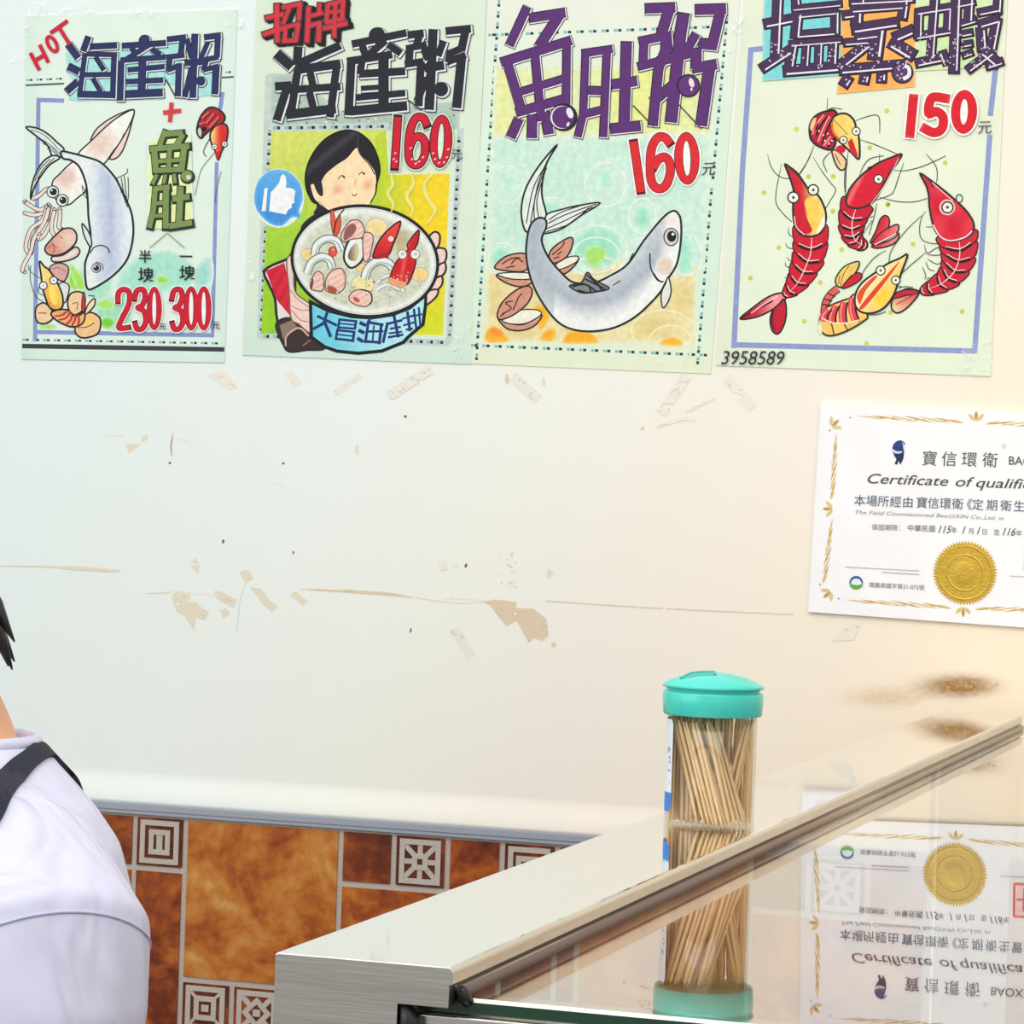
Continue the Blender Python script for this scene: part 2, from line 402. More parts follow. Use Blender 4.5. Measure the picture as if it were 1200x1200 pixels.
# ------------------------------------------------------------------ flat painted artwork
_gc = {}
def glyphs(body, bold=0.0):
    k = (body, bold)
    if k in _gc: return _gc[k]
    c = bpy.data.curves.new('lettering', 'FONT'); c.body = body; c.offset = bold; c.resolution_u = 4
    o = bpy.data.objects.new('lettering', c); me = o.to_mesh()
    vs = [tuple(v.co[:2]) for v in me.vertices]; tr = [tuple(p.vertices) for p in me.polygons]
    o.to_mesh_clear(); bpy.data.objects.remove(o); bpy.data.curves.remove(c)
    _gc[k] = (vs, tr); return _gc[k]
INK = bpy.data.materials.new('painted_ink'); INK.use_nodes = True
def _ink():
    n = INK.node_tree.nodes; L = INK.node_tree.links; b = n['Principled BSDF']
    a = n.new('ShaderNodeAttribute'); a.attribute_name = 'ink'
    t = n.new('ShaderNodeTexCoord'); x = n.new('ShaderNodeTexNoise'); x.inputs['Scale'].default_value = 150; x.inputs['Detail'].default_value = 6
    L.new(t.outputs['Object'], x.inputs[0])
    mr = n.new('ShaderNodeMapRange'); mr.inputs['From Min'].default_value = .25; mr.inputs['From Max'].default_value = .75
    mr.inputs['To Min'].default_value = .88; mr.inputs['To Max'].default_value = 1.12; L.new(x.outputs[0], mr.inputs[0])
    v = n.new('ShaderNodeVectorMath'); v.operation = 'SCALE'; L.new(a.outputs['Color'], v.inputs[0]); L.new(mr.outputs[0], v.inputs['Scale'])
    L.new(v.outputs[0], b.inputs['Base Color']); b.inputs['Roughness'].default_value = .6; b.inputs['Specular IOR Level'].default_value = .25
_ink()
def mixc(a, b, t):
    t = min(1, max(0, t)); return tuple(a[i] + (b[i] - a[i]) * t for i in range(min(len(a), len(b))))
def lin(c0, c1, p0, p1):
    d = (p1[0] - p0[0], p1[1] - p0[1]); L2 = d[0] ** 2 + d[1] ** 2
    return lambda x, y: mixc(c0, c1, ((x - p0[0]) * d[0] + (y - p0[1]) * d[1]) / L2)
def rad(c0, c1, p, r, k=1.0):
    return lambda x, y: mixc(c0, c1, (math.hypot(x - p[0], y - p[1]) / r) ** k)
def seg_d(x, y, poly):
    best = 1e9
    for (ax, ay), (bx, by) in zip(poly, poly[1:] + poly[:1]):
        dx, dy = bx - ax, by - ay; l = dx * dx + dy * dy or 1e-9
        t = min(1, max(0, ((x - ax) * dx + (y - ay) * dy) / l))
        best = min(best, (x - ax - t * dx) ** 2 + (y - ay - t * dy) ** 2)
    return math.sqrt(best)
def inside(x, y, poly):
    c = False; j = len(poly) - 1
    for i in range(len(poly)):
        if (poly[i][1] > y) != (poly[j][1] > y) and x < (poly[j][0] - poly[i][0]) * (y - poly[i][1]) / (poly[j][1] - poly[i][1]) + poly[i][0]: c = not c
        j = i
    return c
class Art:
    """Flat colour shapes drawn on the sheet; coordinates are picture units carried on to the wall plane."""
    STEP = 4e-6
    def __init__(s, y0, tr=(0, 0, 1)):
        s.y = y0; s.V = []; s.C = []; s.Fc = []; s.tr = tr
    def at(s, ox=0, oy=0, sc=1): s.tr = (ox, oy, sc); return s
    def up(s): s.y -= Art.STEP
    def T(s, p): return (s.tr[0] + p[0] / s.tr[2], s.tr[1] + p[1] / s.tr[2])
    def _v(s, x, y, c):
        s.V.append(tuple(on_plane(x, y, 1, s.y))); s.C.append((*s2l(c), c[3] if len(c) > 3 else 1.0)); return len(s.V) - 1
    def poly(s, pts, col, smooth=False, edge=None, res=None, k=5, raw=False):
        if not raw: pts = [s.T(p) for p in pts]
        if smooth: pts = spline(pts, True, k)
        s.up()
        f = col if callable(col) else None
        P = [Vector(p) for p in pts]; ne = len(P)
        if f or edge:
            res = res or 3.0
            xs = [p[0] for p in pts]; ys = [p[1] for p in pts]
            y = min(ys) + res / 2
            while y < max(ys):
                x = min(xs) + res / 2
                while x < max(xs):
                    if inside(x, y, pts) and seg_d(x, y, pts) > res * .45: P.append(Vector((x, y)))
                    x += res
                y += res
        vs, _, fs, *_r = delaunay_2d_cdt(P, [], [list(range(ne))], 1, 1e-5)
        idx = []
        for v in vs:
            c = f(v.x, v.y) if f else col
            if edge: c = mixc(edge[0], c, (seg_d(v.x, v.y, pts) / edge[1]) ** .8)
            idx.append(s._v(v.x, v.y, c))
        for t in fs: s.Fc.append([idx[i] for i in t])
        return pts
    def stroke(s, pts, w, col, smooth=True, taper=None, cap=0, raw=False, k=6, up=True, ext=None, ramp=0):
        """w in picture units; taper=(start, end) width factors; cap=1 rounds the ends."""
        if not raw: pts = [s.T(p) for p in pts]; w = w / s.tr[2]
        if smooth and len(pts) > 2: pts = spline(pts, False, k)
        if up: s.up()
        n = len(pts); P = [Vector(p) for p in pts]; clo = n > 3 and (P[0] - P[-1]).length < 1e-6
        tot = sum((P[i + 1] - P[i]).length for i in range(n - 1)) or 1; run = 0; Ls = []; Rs = []
        for i in range(n):
            if i: run += (P[i] - P[i - 1]).length
            t = run / tot; ww = w
            if taper:
                a, b = taper; ww = w * (min(1, a + (1 - a) * t / .3) if t < .3 else min(1, b + (1 - b) * (1 - t) / .3) if t > .7 else 1)
            d0 = (P[i] - P[i - 1]).normalized() if i else (P[0] - P[-2]).normalized() if clo else (P[1] - P[0]).normalized()
            d1 = (P[i + 1] - P[i]).normalized() if i < n - 1 else (P[1] - P[0]).normalized() if clo else d0
            d = d0 + d1
            d = d.normalized() if d.length > .2 else d1
            q = max(.5, d.dot(d1)); nn = Vector((-d.y, d.x)) * ww / 2 / q
            p = P[i]
            if cap == 2 and not clo: p = p + d * ((ext if ext is not None else ww * .3) if i == n - 1 else -(ext if ext is not None else ww * .3) if i == 0 else 0)
            Ls.append(p + nn); Rs.append(p - nn)
        I = []
        for a, b in zip(Ls, Rs):
            I.append((s._v(a.x, a.y, col), s._v(b.x, b.y, col))); s.y -= ramp
        for (a, b), (c, d) in zip(I, I[1:]): s.Fc.append([a, b, d, c])
        if cap == 1 and not clo:
            for p in (P[0], P[-1]): s.disc(p.x, p.y, w / 2, col, raw=True, up=False)
    def disc(s, x, y, r, col, ry=None, ang=0, raw=False, up=True, n=20):
        if not raw: x, y = s.T((x, y)); r = r / s.tr[2]; ry = ry / s.tr[2] if ry else None
        if up: s.up()
        ry = ry or r; ca, sa = math.cos(ang), math.sin(ang)
        c = s._v(x, y, col if not callable(col) else col(x, y)); ring = []
        for k in range(n):
            a = 2 * math.pi * k / n; u, v = r * math.cos(a), ry * math.sin(a)
            X, Y = x + u * ca - v * sa, y + u * sa + v * ca
            ring.append(s._v(X, Y, col if not callable(col) else col(X, Y)))
        for k in range(n): s.Fc.append([c, ring[k], ring[(k + 1) % n]])
    def ell(s, x, y, rx, ry, ang=0, n=28):
        ca, sa = math.cos(ang), math.sin(ang)
        return [(x + rx * math.cos(a) * ca - ry * math.sin(a) * sa, y + rx * math.cos(a) * sa + ry * math.sin(a) * ca) for a in (2 * math.pi * k / n for k in range(n))]
    def ring(s, x, y, rx, ry, w, col, ang=0):
        e = s.ell(x, y, rx, ry, ang, 36); s.stroke(e + e[:1], w, col, smooth=False)
    def shape(s, pts, fill, lw=1.4, lc=(34, 40, 44), smooth=True, **kw):
        p = s.poly(pts, fill, smooth=smooth, **kw)
        s.stroke(p + p[:1], lw * 1.25, lc, smooth=False, raw=True)
    def text(s, body, x, y, size, col, slope=0.0, shear=0.0, bold=0.0, sx=1.0, lean=0.0):
        """baseline start (x, y), em size in picture units, slope of the baseline, shear for italics."""
        x, y = s.T((x, y)); size = size / s.tr[2]; vs, tr = glyphs(body, bold); s.up(); I = []
        for u, v in vs:
            u = u * sx + v * shear
            I.append(s._v(x + u * size + v * size * lean, y + u * size * slope - v * size, col))
        for t in tr: s.Fc.append([I[i] for i in t])
    def block(s, strokes, fill, dark=(22, 24, 34), light=(226, 232, 236), o=1.4, wl=3.2, wd=5.6, hi=None, ox=None):
        """a block-lettered character: dark edge, pale gap line, thick marker strokes. strokes: (p0, p1, ..., width)"""
        sc = s.tr[2]; L = []
        for st in strokes:
            L.append(([s.T(p) for p in st[:-1]], st[-1] / sc))
        def lay(d, add, col):
            s.up()
            for P, w in L:
                if len(P) == 1: s.disc(P[0][0] + d, P[0][1] + d, (w + add) / 2, col, raw=True, up=False); s.y -= 3e-6
                else: s.stroke([(x + d, y + d) for x, y in P], w + add, col, smooth=False, raw=True, cap=2, ext=add / 2, up=False); s.y -= 3e-6
        if wd: lay(o * .9, wd, dark)
        if wl: lay(o * .8, wl, light)
        s.up(); 
        lay(0, 1.0, dark); lay(0, -.4, fill)
        if hi:      # pale lines drawn inside the strokes, along the lower edge
            s.up()
            for P, w in L:
                if len(P) > 1:
                    a, b = Vector(P[0]), Vector(P[-1]); d = (b - a).normalized(); nn = Vector((-d.y, d.x)) * w * .29
                    if nn.y < 0 or (abs(nn.y) < .3 * abs(nn.x) and nn.x < 0): nn = -nn
                    s.stroke([a + d * w * .3 + nn, b - d * w * .25 + nn], w * .15, hi, smooth=False, raw=True, up=False); s.y -= 3e-6
    def done(s, name, parent, origin=(0, 0, 0), mat=None):
        me = bpy.data.meshes.new(name); O = Vector(origin)
        me.from_pydata([tuple(Vector(v) - O) for v in s.V], [], s.Fc)
        at = me.attributes.new('ink', 'FLOAT_COLOR', 'POINT')
        at.data.foreach_set('color', np.array(s.C, dtype=np.float32).ravel())
        # face the room
        me.update(); bm = bmesh.new(); bm.from_mesh(me)
        for f in bm.faces:
            if f.normal.y > 0: f.normal_flip()
        bm.to_mesh(me); bm.free()
        s.V, s.C, s.Fc = [], [], []
        return link(name, me, mat or INK, parent)

def paper(name, corners, y0, th, colf, label, cat, group=None):
    """a thin sheet; corners in picture units, clockwise from top left; y0 = face, distance from the wall plane"""
    me = bpy.data.meshes.new(name); n = 24
    o0 = on_plane(sum(c[0] for c in corners) / 4, sum(c[1] for c in corners) / 4, 1, -y0)
    c = [on_plane(*p, 1, -y0) - o0 for p in corners]
    V = []; Fs = []; Cc = []
    for side in (0, 1):
        for j in range(n + 1):
            for i in range(n + 1):
                a, b = i / n, j / n
                p = (c[0] * (1 - a) + c[1] * a) * (1 - b) + (c[3] * (1 - a) + c[2] * a) * b
                V.append((p.x, p.y + th * side, p.z)); Cc.append((*s2l(colf(a, b)), 1))
    N = (n + 1) ** 2; ix = lambda i, j, s_: s_ * N + j * (n + 1) + i
    for j in range(n):
        for i in range(n):
            Fs.append((ix(i, j, 0), ix(i, j + 1, 0), ix(i + 1, j + 1, 0), ix(i + 1, j, 0)))
            Fs.append((ix(i, j, 1), ix(i + 1, j, 1), ix(i + 1, j + 1, 1), ix(i, j + 1, 1)))
    for k in range(n):
        for q in (((k, 0), (k + 1, 0)), ((k + 1, n), (k, n)), ((0, k + 1), (0, k)), ((n, k), (n, k + 1))):
            Fs.append((ix(*q[0], 0), ix(*q[1], 0), ix(*q[1], 1), ix(*q[0], 1)))
    me.from_pydata(V, [], Fs)
    at = me.attributes.new('ink', 'FLOAT_COLOR', 'POINT')
    at.data.foreach_set('color', np.array(Cc, dtype=np.float32).ravel())
    o = link(name, me, PAPER); o.location = o0
    o['label'] = label; o['category'] = cat
    if group: o['group'] = group
    return o
PAPER = INK.copy(); PAPER.name = 'painted_paper'
for n_ in PAPER.node_tree.nodes:
    if n_.type == 'TEX_NOISE': n_.inputs['Scale'].default_value = 22
    if n_.type == 'MAP_RANGE': n_.inputs['To Min'].default_value = .965; n_.inputs['To Max'].default_value = 1.035
    if n_.type == 'BSDF_PRINCIPLED': n_.inputs['Roughness'].default_value = .5

TAPE = bpy.data.materials.new('clear_tape'); TAPE.use_nodes = True
def _tape():
    n = TAPE.node_tree.nodes; L = TAPE.node_tree.links; b = n['Principled BSDF']
    b.inputs['Base Color'].default_value = (.93, .95, .95, 1); b.inputs['Roughness'].default_value = .22; b.inputs['Specular IOR Level'].default_value = .9
    t = n.new('ShaderNodeTexCoord'); x = n.new('ShaderNodeTexNoise'); x.inputs['Scale'].default_value = 95; x.inputs['Detail'].default_value = 3; x.inputs['Distortion'].default_value = 1.2
    L.new(t.outputs['Object'], x.inputs[0])
    mr = n.new('ShaderNodeMapRange'); mr.inputs['From Min'].default_value = .52; mr.inputs['From Max'].default_value = .72; mr.inputs['To Min'].default_value = .10; mr.inputs['To Max'].default_value = .75
    L.new(x.outputs[0], mr.inputs[0]); L.new(mr.outputs[0], b.inputs['Alpha'])
    bp = n.new('ShaderNodeBump'); bp.inputs['Strength'].default_value = .5; bp.inputs['Distance'].default_value = .003; L.new(x.outputs[0], bp.inputs['Height']); L.new(bp.outputs[0], b.inputs['Normal'])
_tape()
def tape(parent, y0, *quads):
    for q in quads:
        bm = bmesh.new(); O = Vector(parent.location)
        vs = [bm.verts.new(on_plane(*p, 1, -y0) - O) for p in q]; bm.faces.new(vs)
        for f in bm.faces:
            f.normal_update()
            if f.normal.y > 0: f.normal_flip()
        me = bpy.data.meshes.new('tape_strip'); bm.to_mesh(me); bm.free(); link('tape_strip', me, TAPE, parent)
# ------------------------------------------------------------------ poster one: seafood congee with fish tripe
NAVY = (40, 48, 96); BLK = (32, 36, 42); RED = (206, 22, 48); DKRED = (120, 14, 34); BORD = (136, 152, 204)
WHITE = (238, 242, 240)
def dashes(A, pa, pb, n, w, c1=(120, 178, 186), c2=(34, 44, 56), duty=.34):
    A.up()
    for k in range(n):
        for off, c in ((.0, c1), (duty, c2)):
            t0, t1 = (k + off) / n, (k + off + duty * .8) / n
            q = [(pa[0] + (pb[0] - pa[0]) * t, pa[1] + (pb[1] - pa[1]) * t) for t in (t0, t1)]
            A.stroke(q, w, c, smooth=False, up=False)
def number(A, paths, w, fill=RED, edge=(70, 14, 26), halo=None, ew=2.2, inner=(240, 244, 240)):
    """marker numerals; an ('oval', x, y, rx, ry, ang) path is a nought"""
    nought = lambda p: p[0] == 'oval'
    if halo:
        for p in paths:
            if nought(p): A.poly(A.ell(p[1], p[2], p[3] + (w + halo[1]) / 2, p[4] + (w + halo[1]) / 2, p[5], 40), halo[0])
            else: A.stroke(p, w + halo[1], halo[0], cap=2, smooth=len(p) > 2, ramp=5e-7)
    for add, col in ((ew, edge), (0, fill)):
        for p in paths:
            A.up()
            if nought(p):
                A.poly(A.ell(p[1], p[2], p[3] + (w + add) / 2, p[4] + (w + add) / 2, p[5], 40), col)
            else: A.stroke(p, w + add, col, cap=2 if add else 0, smooth=len(p) > 2, up=False, ramp=5e-7)
    for p in paths:
        if nought(p):
            rx, ry = max(4, p[3] - w / 2), max(6, p[4] - w / 2)
            A.poly(A.ell(p[1], p[2], rx, ry, p[5], 32), edge); A.poly(A.ell(p[1], p[2], rx - ew * .45, ry - ew * .45, p[5], 32), inner)
def oval(x, y, rx, ry, ang=0): return ('oval', x, y, rx, ry, ang)
def speck(A, pts, r, col):
    A.up()
    for x, y in pts: A.disc(x, y, r, col, up=False, n=7); A.y -= 1e-7

def poster_one():
    P = paper('menu_poster', [(30, 19), (278, 11), (263, 425), (25, 421)], .0012, .0010,
              lambda a, b: mixc((224, 240, 228), (208, 232, 220), max(0, (abs(a - .5) - .4) * 10) * .6 + max(0, b - .93) * 8),
              'menu poster with red HOT, a painted squid and prices 230 and 300', 'poster')
    A = Art(-.0012)
    O = P.location
    # borders
    A.stroke([(45, 119), (41, 400)], 5, BORD, smooth=False); A.stroke([(43, 117), (75, 118)], 5, BORD, smooth=False)
    A.stroke([(261, 108), (258, 128)], 5, BORD, smooth=False); A.stroke([(254, 190), (249, 392)], 4.5, BORD, smooth=False)
    A.stroke([(39, 389), (251, 393)], 5, BORD, smooth=False)
    A.stroke([(30, 100), (75, 98)], 2.2, (74, 84, 96), smooth=False); A.stroke([(260, 91), (274, 90)], 2.2, (74, 84, 96), smooth=False)
    dashes(A, (31, 94), (77, 92), 4, 2.2); dashes(A, (264, 85), (275, 84), 1, 2.2)
    dashes(A, (26, 398), (260, 402.5), 19, 2.4)
    A.stroke([(26, 405.5), (263, 409.5)], 5.4, (58, 62, 68), smooth=False)
    A.done('border', P, O)
    # soft colour patches
    g1, g2 = (150, 222, 194), (224, 240, 228)
    for p, c in (([(100, 300), (128, 300), (130, 350), (104, 352), (92, 330)], (166, 226, 200)), ([(150, 306), (200, 292), (236, 318), (236, 338), (140, 345)], (168, 228, 206)),
                 ([(228, 312), (248, 300), (248, 336), (226, 338)], (160, 220, 210)), ([(110, 356), (150, 344), (154, 386), (116, 384)], (160, 226, 190))):
        A.poly(p, c, smooth=True, edge=(g2, 9))
    for x, y, rx, ry, c in ((88, 328, 9, 13, (150, 220, 70)), (56, 383, 11, 4, (160, 226, 90)), (124, 357, 11, 7, (170, 228, 110)), (126, 378, 9, 8, (120, 206, 60)), (190, 328, 8, 6, (150, 220, 80))):
        A.poly(A.ell(x, y, rx, ry), c, edge=((206, 236, 190), 4))
    A.poly([(80, 311), (86, 311), (100, 330), (98, 340), (90, 338)], (160, 226, 84), smooth=True, edge=((206, 236, 190), 3))
    # squid
    A.at(20, 120, 8)
    sq = lin((250, 246, 236), (236, 206, 190), (1000, 300), (720, 420))
    A.shape([(690, 360), (745, 250), (860, 160), (980, 100), (1095, 70), (1075, 190), (1040, 320), (985, 460), (925, 525), (870, 520), (960, 370), (880, 400), (750, 330)], (238, 212, 202))
    A.shape([(575, 480), (690, 365), (830, 230), (960, 130), (1095, 70), (1060, 200), (960, 380), (830, 560), (700, 640), (560, 600)], lambda x, y: mixc((236, 212, 196), (244, 246, 238), (math.hypot(x - 118, y - 168) - 8) / 16), k=4)
    A.stroke([(1005, 290), (960, 380), (890, 470), (830, 560)], 9, BLK)
    A.shape([(480, 590), (400, 670), (335, 740), (335, 830), (380, 930), (480, 960), (560, 900), (640, 830), (650, 740), (610, 640), (540, 560)], lambda x, y: mixc((232, 200, 190), (246, 244, 236), (math.hypot(x - 76, y - 208) - 6) / 12))
    # tentacles
    sk = (238, 220, 210)
    A.at(0, 200, 4.138)
    TT = [[(240, 170), (215, 200), (170, 215), (120, 205)], [(235, 165), (200, 190), (165, 180), (120, 150)], [(225, 180), (205, 240), (150, 285), (125, 370), (150, 400), (160, 330), (190, 280), (230, 230)],
          [(235, 185), (215, 250), (165, 330), (150, 390), (110, 470), (120, 490)], [(255, 185), (245, 250), (215, 310), (190, 330), (190, 310)], [(265, 190), (250, 260), (260, 310), (305, 350)], [(290, 185), (290, 230), (285, 270), (300, 285)], [(255, 90), (225, 90), (190, 120), (160, 135)]]
    for t in TT:
        A.stroke(t, 22, BLK, cap=1); A.stroke(t, 15, sk, cap=1)
    # grey fish
    A.at(20, 120, 8)
    fin = (220, 234, 228)
    A.shape([(85, 235), (180, 240), (280, 290), (370, 370), (440, 440), (410, 510), (330, 500), (290, 410), (200, 330)], fin, 1.7)
    for q in ([(130, 255), (260, 310), (400, 450)], [(180, 320), (300, 390), (400, 480)], [(240, 385), (330, 430), (395, 500)], [(280, 430), (340, 460), (385, 505)]): A.stroke(q, 7, BLK)
    A.shape([(330, 500), (240, 560), (170, 680), (135, 800), (128, 900), (160, 800), (210, 710), (300, 590), (400, 520)], fin, 1.7)
    for q in ([(310, 530), (220, 620), (165, 740)], [(350, 520), (250, 620), (190, 720)]): A.stroke(q, 9, BLK)
    body = [(415, 460), (510, 475), (640, 510), (780, 560), (900, 680), (960, 780), (1030, 930), (1075, 1050), (1090, 1220), (1060, 1400), (1000, 1520), (880, 1640), (720, 1740), (660, 1745), (640, 1640), (640, 1500), (680, 1380), (690, 1240), (670, 1080), (660, 880), (640, 740), (580, 600), (500, 540), (430, 525)]
    A.shape(body, lambda x, y: mixc((184, 196, 222), (232, 240, 240), abs(x - 128 - (y - 240) * .02) / 22), 2.0, k=4, edge=((226, 236, 238), 5))
    A.stroke([(610, 780), (640, 840), (655, 900), (620, 850), (610, 780)], 7, BLK)
    for q in ([(910, 715), (980, 690), (1030, 660), (1035, 620)], [(1040, 700), (1045, 850), (1030, 980)], [(940, 720), (980, 850)], [(975, 705), (1010, 900)], [(1005, 690), (1030, 940)], [(960, 780), (1035, 985)]): A.stroke(q, 8, BLK)
    A.at(20, 250, 7.06)
    A.shape([(540, 85), (590, 150), (615, 220), (610, 280), (570, 220), (545, 150)], (214, 228, 226), 1.4)
    A.stroke([(605, 330), (640, 280), (700, 265), (750, 290), (765, 330)], 10, BLK)
    A.disc(655, 452, 42, (60, 70, 84)); A.disc(652, 452, 34, (196, 206, 214)); A.disc(655, 452, 24, (18, 30, 44)); A.disc(645, 442, 7, (236, 240, 240)); A.stroke([(650, 402), (700, 420), (715, 470)], 7, BLK)
    A.stroke([(590, 680), (640, 685)], 8, BLK)
    # squid eyes
    A.at(20, 120, 8)
    for x, y in ((335, 838), (425, 918)):
        A.disc(x, y, 60, BLK); A.disc(x, y, 50, (226, 236, 236)); A.disc(x + 5, y, 34, (22, 30, 40)); A.disc(x - 8, y - 12, 8, (232, 238, 240))
    # shells
    A.at(20, 250, 7.06)
    cl = (226, 168, 148)
    A.shape([(320, 180), (380, 130), (450, 125), (490, 170), (485, 240), (420, 310), (340, 345), (260, 340), (230, 290), (270, 230)], lambda x, y: mixc((238, 212, 192), (220, 150, 134), (math.hypot(x - 81, y - 280) - 2) / 20), 1.6)
    A.shape([(290, 360), (380, 345), (480, 280), (518, 310), (490, 360), (400, 395), (300, 400)], (232, 210, 196), 1.5); A.stroke([(300, 375), (400, 365), (490, 310)], 8, (240, 240, 230))
    for q in ([(250, 290), (300, 260), (330, 290)], [(290, 240), (310, 300), (290, 330)], [(350, 190), (380, 210)]): A.stroke(q, 6, (130, 70, 70))
    A.shape([(275, 440), (340, 410), (410, 430), (425, 480), (390, 560), (330, 540), (280, 490)], (216, 168, 160), 1.3); A.stroke([(290, 460), (340, 450), (400, 480)], 6, (150, 90, 100))
    A.shape([(330, 610), (380, 570), (430, 600), (420, 680), (390, 740), (350, 680)], (220, 226, 216), 1.2)
    # shrimp, lower left
    for p, c in (([(150, 830), (165, 770), (220, 740), (280, 790), (300, 860), (240, 910), (170, 900)], (240, 206, 160)), ([(420, 720), (450, 660), (520, 650), (560, 690), (550, 790), (480, 840), (430, 800)], (244, 206, 160)),
                 ([(480, 950), (540, 850), (610, 820), (680, 860), (690, 930), (660, 1000), (560, 1030), (500, 1010)], (242, 196, 140))):
        A.shape(p, c, 1.6)
    A.poly(A.ell(600, 890, 34, 28), (250, 206, 90)); A.stroke([(500, 945), (580, 940), (640, 905)], 7, BLK); A.stroke([(175, 825), (245, 825)], 7, BLK); A.stroke([(455, 750), (500, 740), (495, 800)], 6, BLK)
    bd = [(330, 800), (420, 800), (470, 850), (520, 840), (555, 820), (560, 870), (530, 920), (460, 940), (390, 920), (320, 880), (280, 830)]
    A.shape(bd, (240, 178, 120), 1.7)
    for q in ([(310, 850), (370, 840), (410, 805)], [(340, 880), (400, 865), (440, 810)], [(400, 920), (440, 880), (450, 830)], [(450, 930), (475, 880), (480, 840)], [(500, 920), (510, 880), (505, 840)]): A.stroke(q, 15, (216, 70, 50)); A.stroke([(x + 9, y + 5) for x, y in q], 5, BLK)
    A.shape([(535, 800), (540, 690), (552, 650), (562, 700), (560, 800)], (214, 44, 50), 1.0); A.shape([(560, 830), (590, 750), (640, 705), (640, 760), (590, 820)], (240, 220, 180), 1.3)
    A.shape([(185, 400), (225, 440), (265, 470), (330, 570), (375, 680), (375, 770), (330, 800), (270, 780), (235, 700), (210, 610), (200, 520)], lin((246, 220, 120), (236, 150, 60), (70, 340), (52, 356)), 1.8)
    A.poly(A.ell(300, 680, 34, 80, -.25), (252, 222, 96)); A.poly([(200, 430), (225, 520), (240, 600), (215, 560)], (240, 226, 160), smooth=True)
    for x, y in ((217, 598), (302, 555)): A.disc(x, y, 36, BLK); A.disc(x, y, 27, (240, 244, 240)); A.disc(x, y, 6, BLK)
    for q in ([(195, 540), (110, 480), (90, 430)], [(215, 730), (150, 680), (110, 550), (110, 430)], [(185, 600), (175, 650), (215, 680)]): A.stroke(q, 6, (80, 90, 110))
    # little shrimp upper right
    A.at(160, 110, 7.06)
    A.stroke([(650, 480), (540, 620), (500, 760), (485, 840)], 5, (90, 98, 104)); A.stroke([(700, 640), (660, 800), (650, 900)], 5, (90, 98, 104)); A.stroke([(605, 370), (555, 470), (575, 520)], 7, BLK)
    A.shape([(500, 300), (530, 190), (600, 115), (680, 130), (730, 190), (700, 250), (620, 290), (570, 330), (530, 365)], (176, 34, 44), 2.0)
    for q in ([(540, 200), (600, 150)], [(570, 250), (640, 160)], [(600, 280), (680, 190)], [(520, 250), (560, 240)]): A.stroke(q, 18, (224, 90, 96)); A.stroke([(x + 14, y + 8) for x, y in q], 9, (24, 18, 22))
    A.shape([(500, 300), (525, 270), (545, 310), (535, 365), (510, 345)], (206, 206, 204), 1.6); A.disc(560, 290, 20, (24, 18, 22))
    A.shape([(610, 330), (660, 260), (730, 250), (755, 300), (740, 400), (705, 470), (675, 545), (650, 470), (620, 410)], lin((248, 214, 120), (220, 40, 40), (249, 157), (258, 157)), 1.7)
    for x, y in ((645, 438), (728, 415)): A.disc(x, y, 26, BLK); A.disc(x, y, 19, (238, 240, 234)); A.disc(x, y, 7, BLK)
    A.poly([(640, 480), (700, 470), (675, 545)], (206, 30, 40))
    A.done('seafood_painting', P, O)
    # title
    A.at(70, 30, 6)
    for p in ([(40, 190), (150, 190), (150, 340), (60, 330)], [(50, 330), (130, 420), (60, 520), (140, 530), (400, 520), (400, 190), (200, 190)], [(735, 110), (850, 110), (850, 520), (980, 500), (740, 390)], [(960, 320), (1090, 300), (1080, 490), (960, 500)], [(420, 120), (740, 120), (730, 520), (410, 520)]):
        A.poly(p, (168, 226, 222))
    hai = [((60, 130), (130, 225), 42), ((60, 288), (135, 325), 46), ((50, 460), (125, 395), 46), ((200, 80), (165, 178), 40), ((215, 148), (400, 138), 40), ((178, 195), (140, 485), 30), ((190, 200), (400, 205), 30), ((382, 205), (372, 505), 34), ((150, 347), (392, 342), 30), ((130, 482), (390, 487), 42), ((255, 220), (312, 310), 26), ((235, 370), (288, 462), 26)]
    chan = [((440, 142), (745, 122), 38), ((595, 103), 72), ((490, 130), (530, 190), 30), ((640, 128), (455, 245), 32), ((650, 165), (702, 207), 36), ((430, 243), (742, 222), 34), ((432, 250), (424, 525), 40), ((582, 240), (575, 490), 50), ((480, 312), (735, 288), 32), ((470, 395), (725, 383), 34), ((465, 482), (722, 470), 50)]
    zhou = [((758, 97), (885, 82), 36), ((865, 85), (850, 205), 36), ((750, 222), (875, 207), 32), ((775, 215), (765, 320), 36), ((755, 312), (845, 280), 32), ((838, 270), (830, 495), 38), ((950, 60), (935, 505), 42), ((895, 95), (930, 225), 34), ((1040, 120), (990, 235), 30), ((880, 262), (1035, 252), 40), ((925, 300), (880, 500), 34), ((990, 390), 62), ((1018, 82), (1130, 68), 38), ((1112, 70), (1105, 222), 36), ((1020, 240), (1112, 222), 32), ((1030, 250), (1010, 315), 30), ((1010, 312), (1115, 285), 30), ((1100, 280), (1090, 480), 44)]
    for ch in (hai, chan, zhou): A.block(ch, NAVY, dark=(24, 26, 40), light=(214, 224, 232), o=1.3, wl=1.7, wd=3.3)
    A.stroke([(745, 378), (810, 492)], 9, (30, 40, 60), smooth=False)
    A.at()
    for q in ([(36, 63), (45.5, 81)], [(47, 53.5), (56, 72)], [(41, 71), (52, 64)], [(60, 38), (78, 25)], [(69, 32), (81, 51)]): A.stroke([(x, y) for x, y in q], 4.6, (206, 30, 56), smooth=False, cap=2)
    A.ring(61, 51.5, 4.6, 9.5, 4.2, (206, 30, 56), ang=-.5)
    A.stroke([(191, 132), (212, 129.5)], 5, (214, 62, 66), smooth=False); A.stroke([(201, 120), (199, 143)], 5, (214, 62, 66), smooth=False)
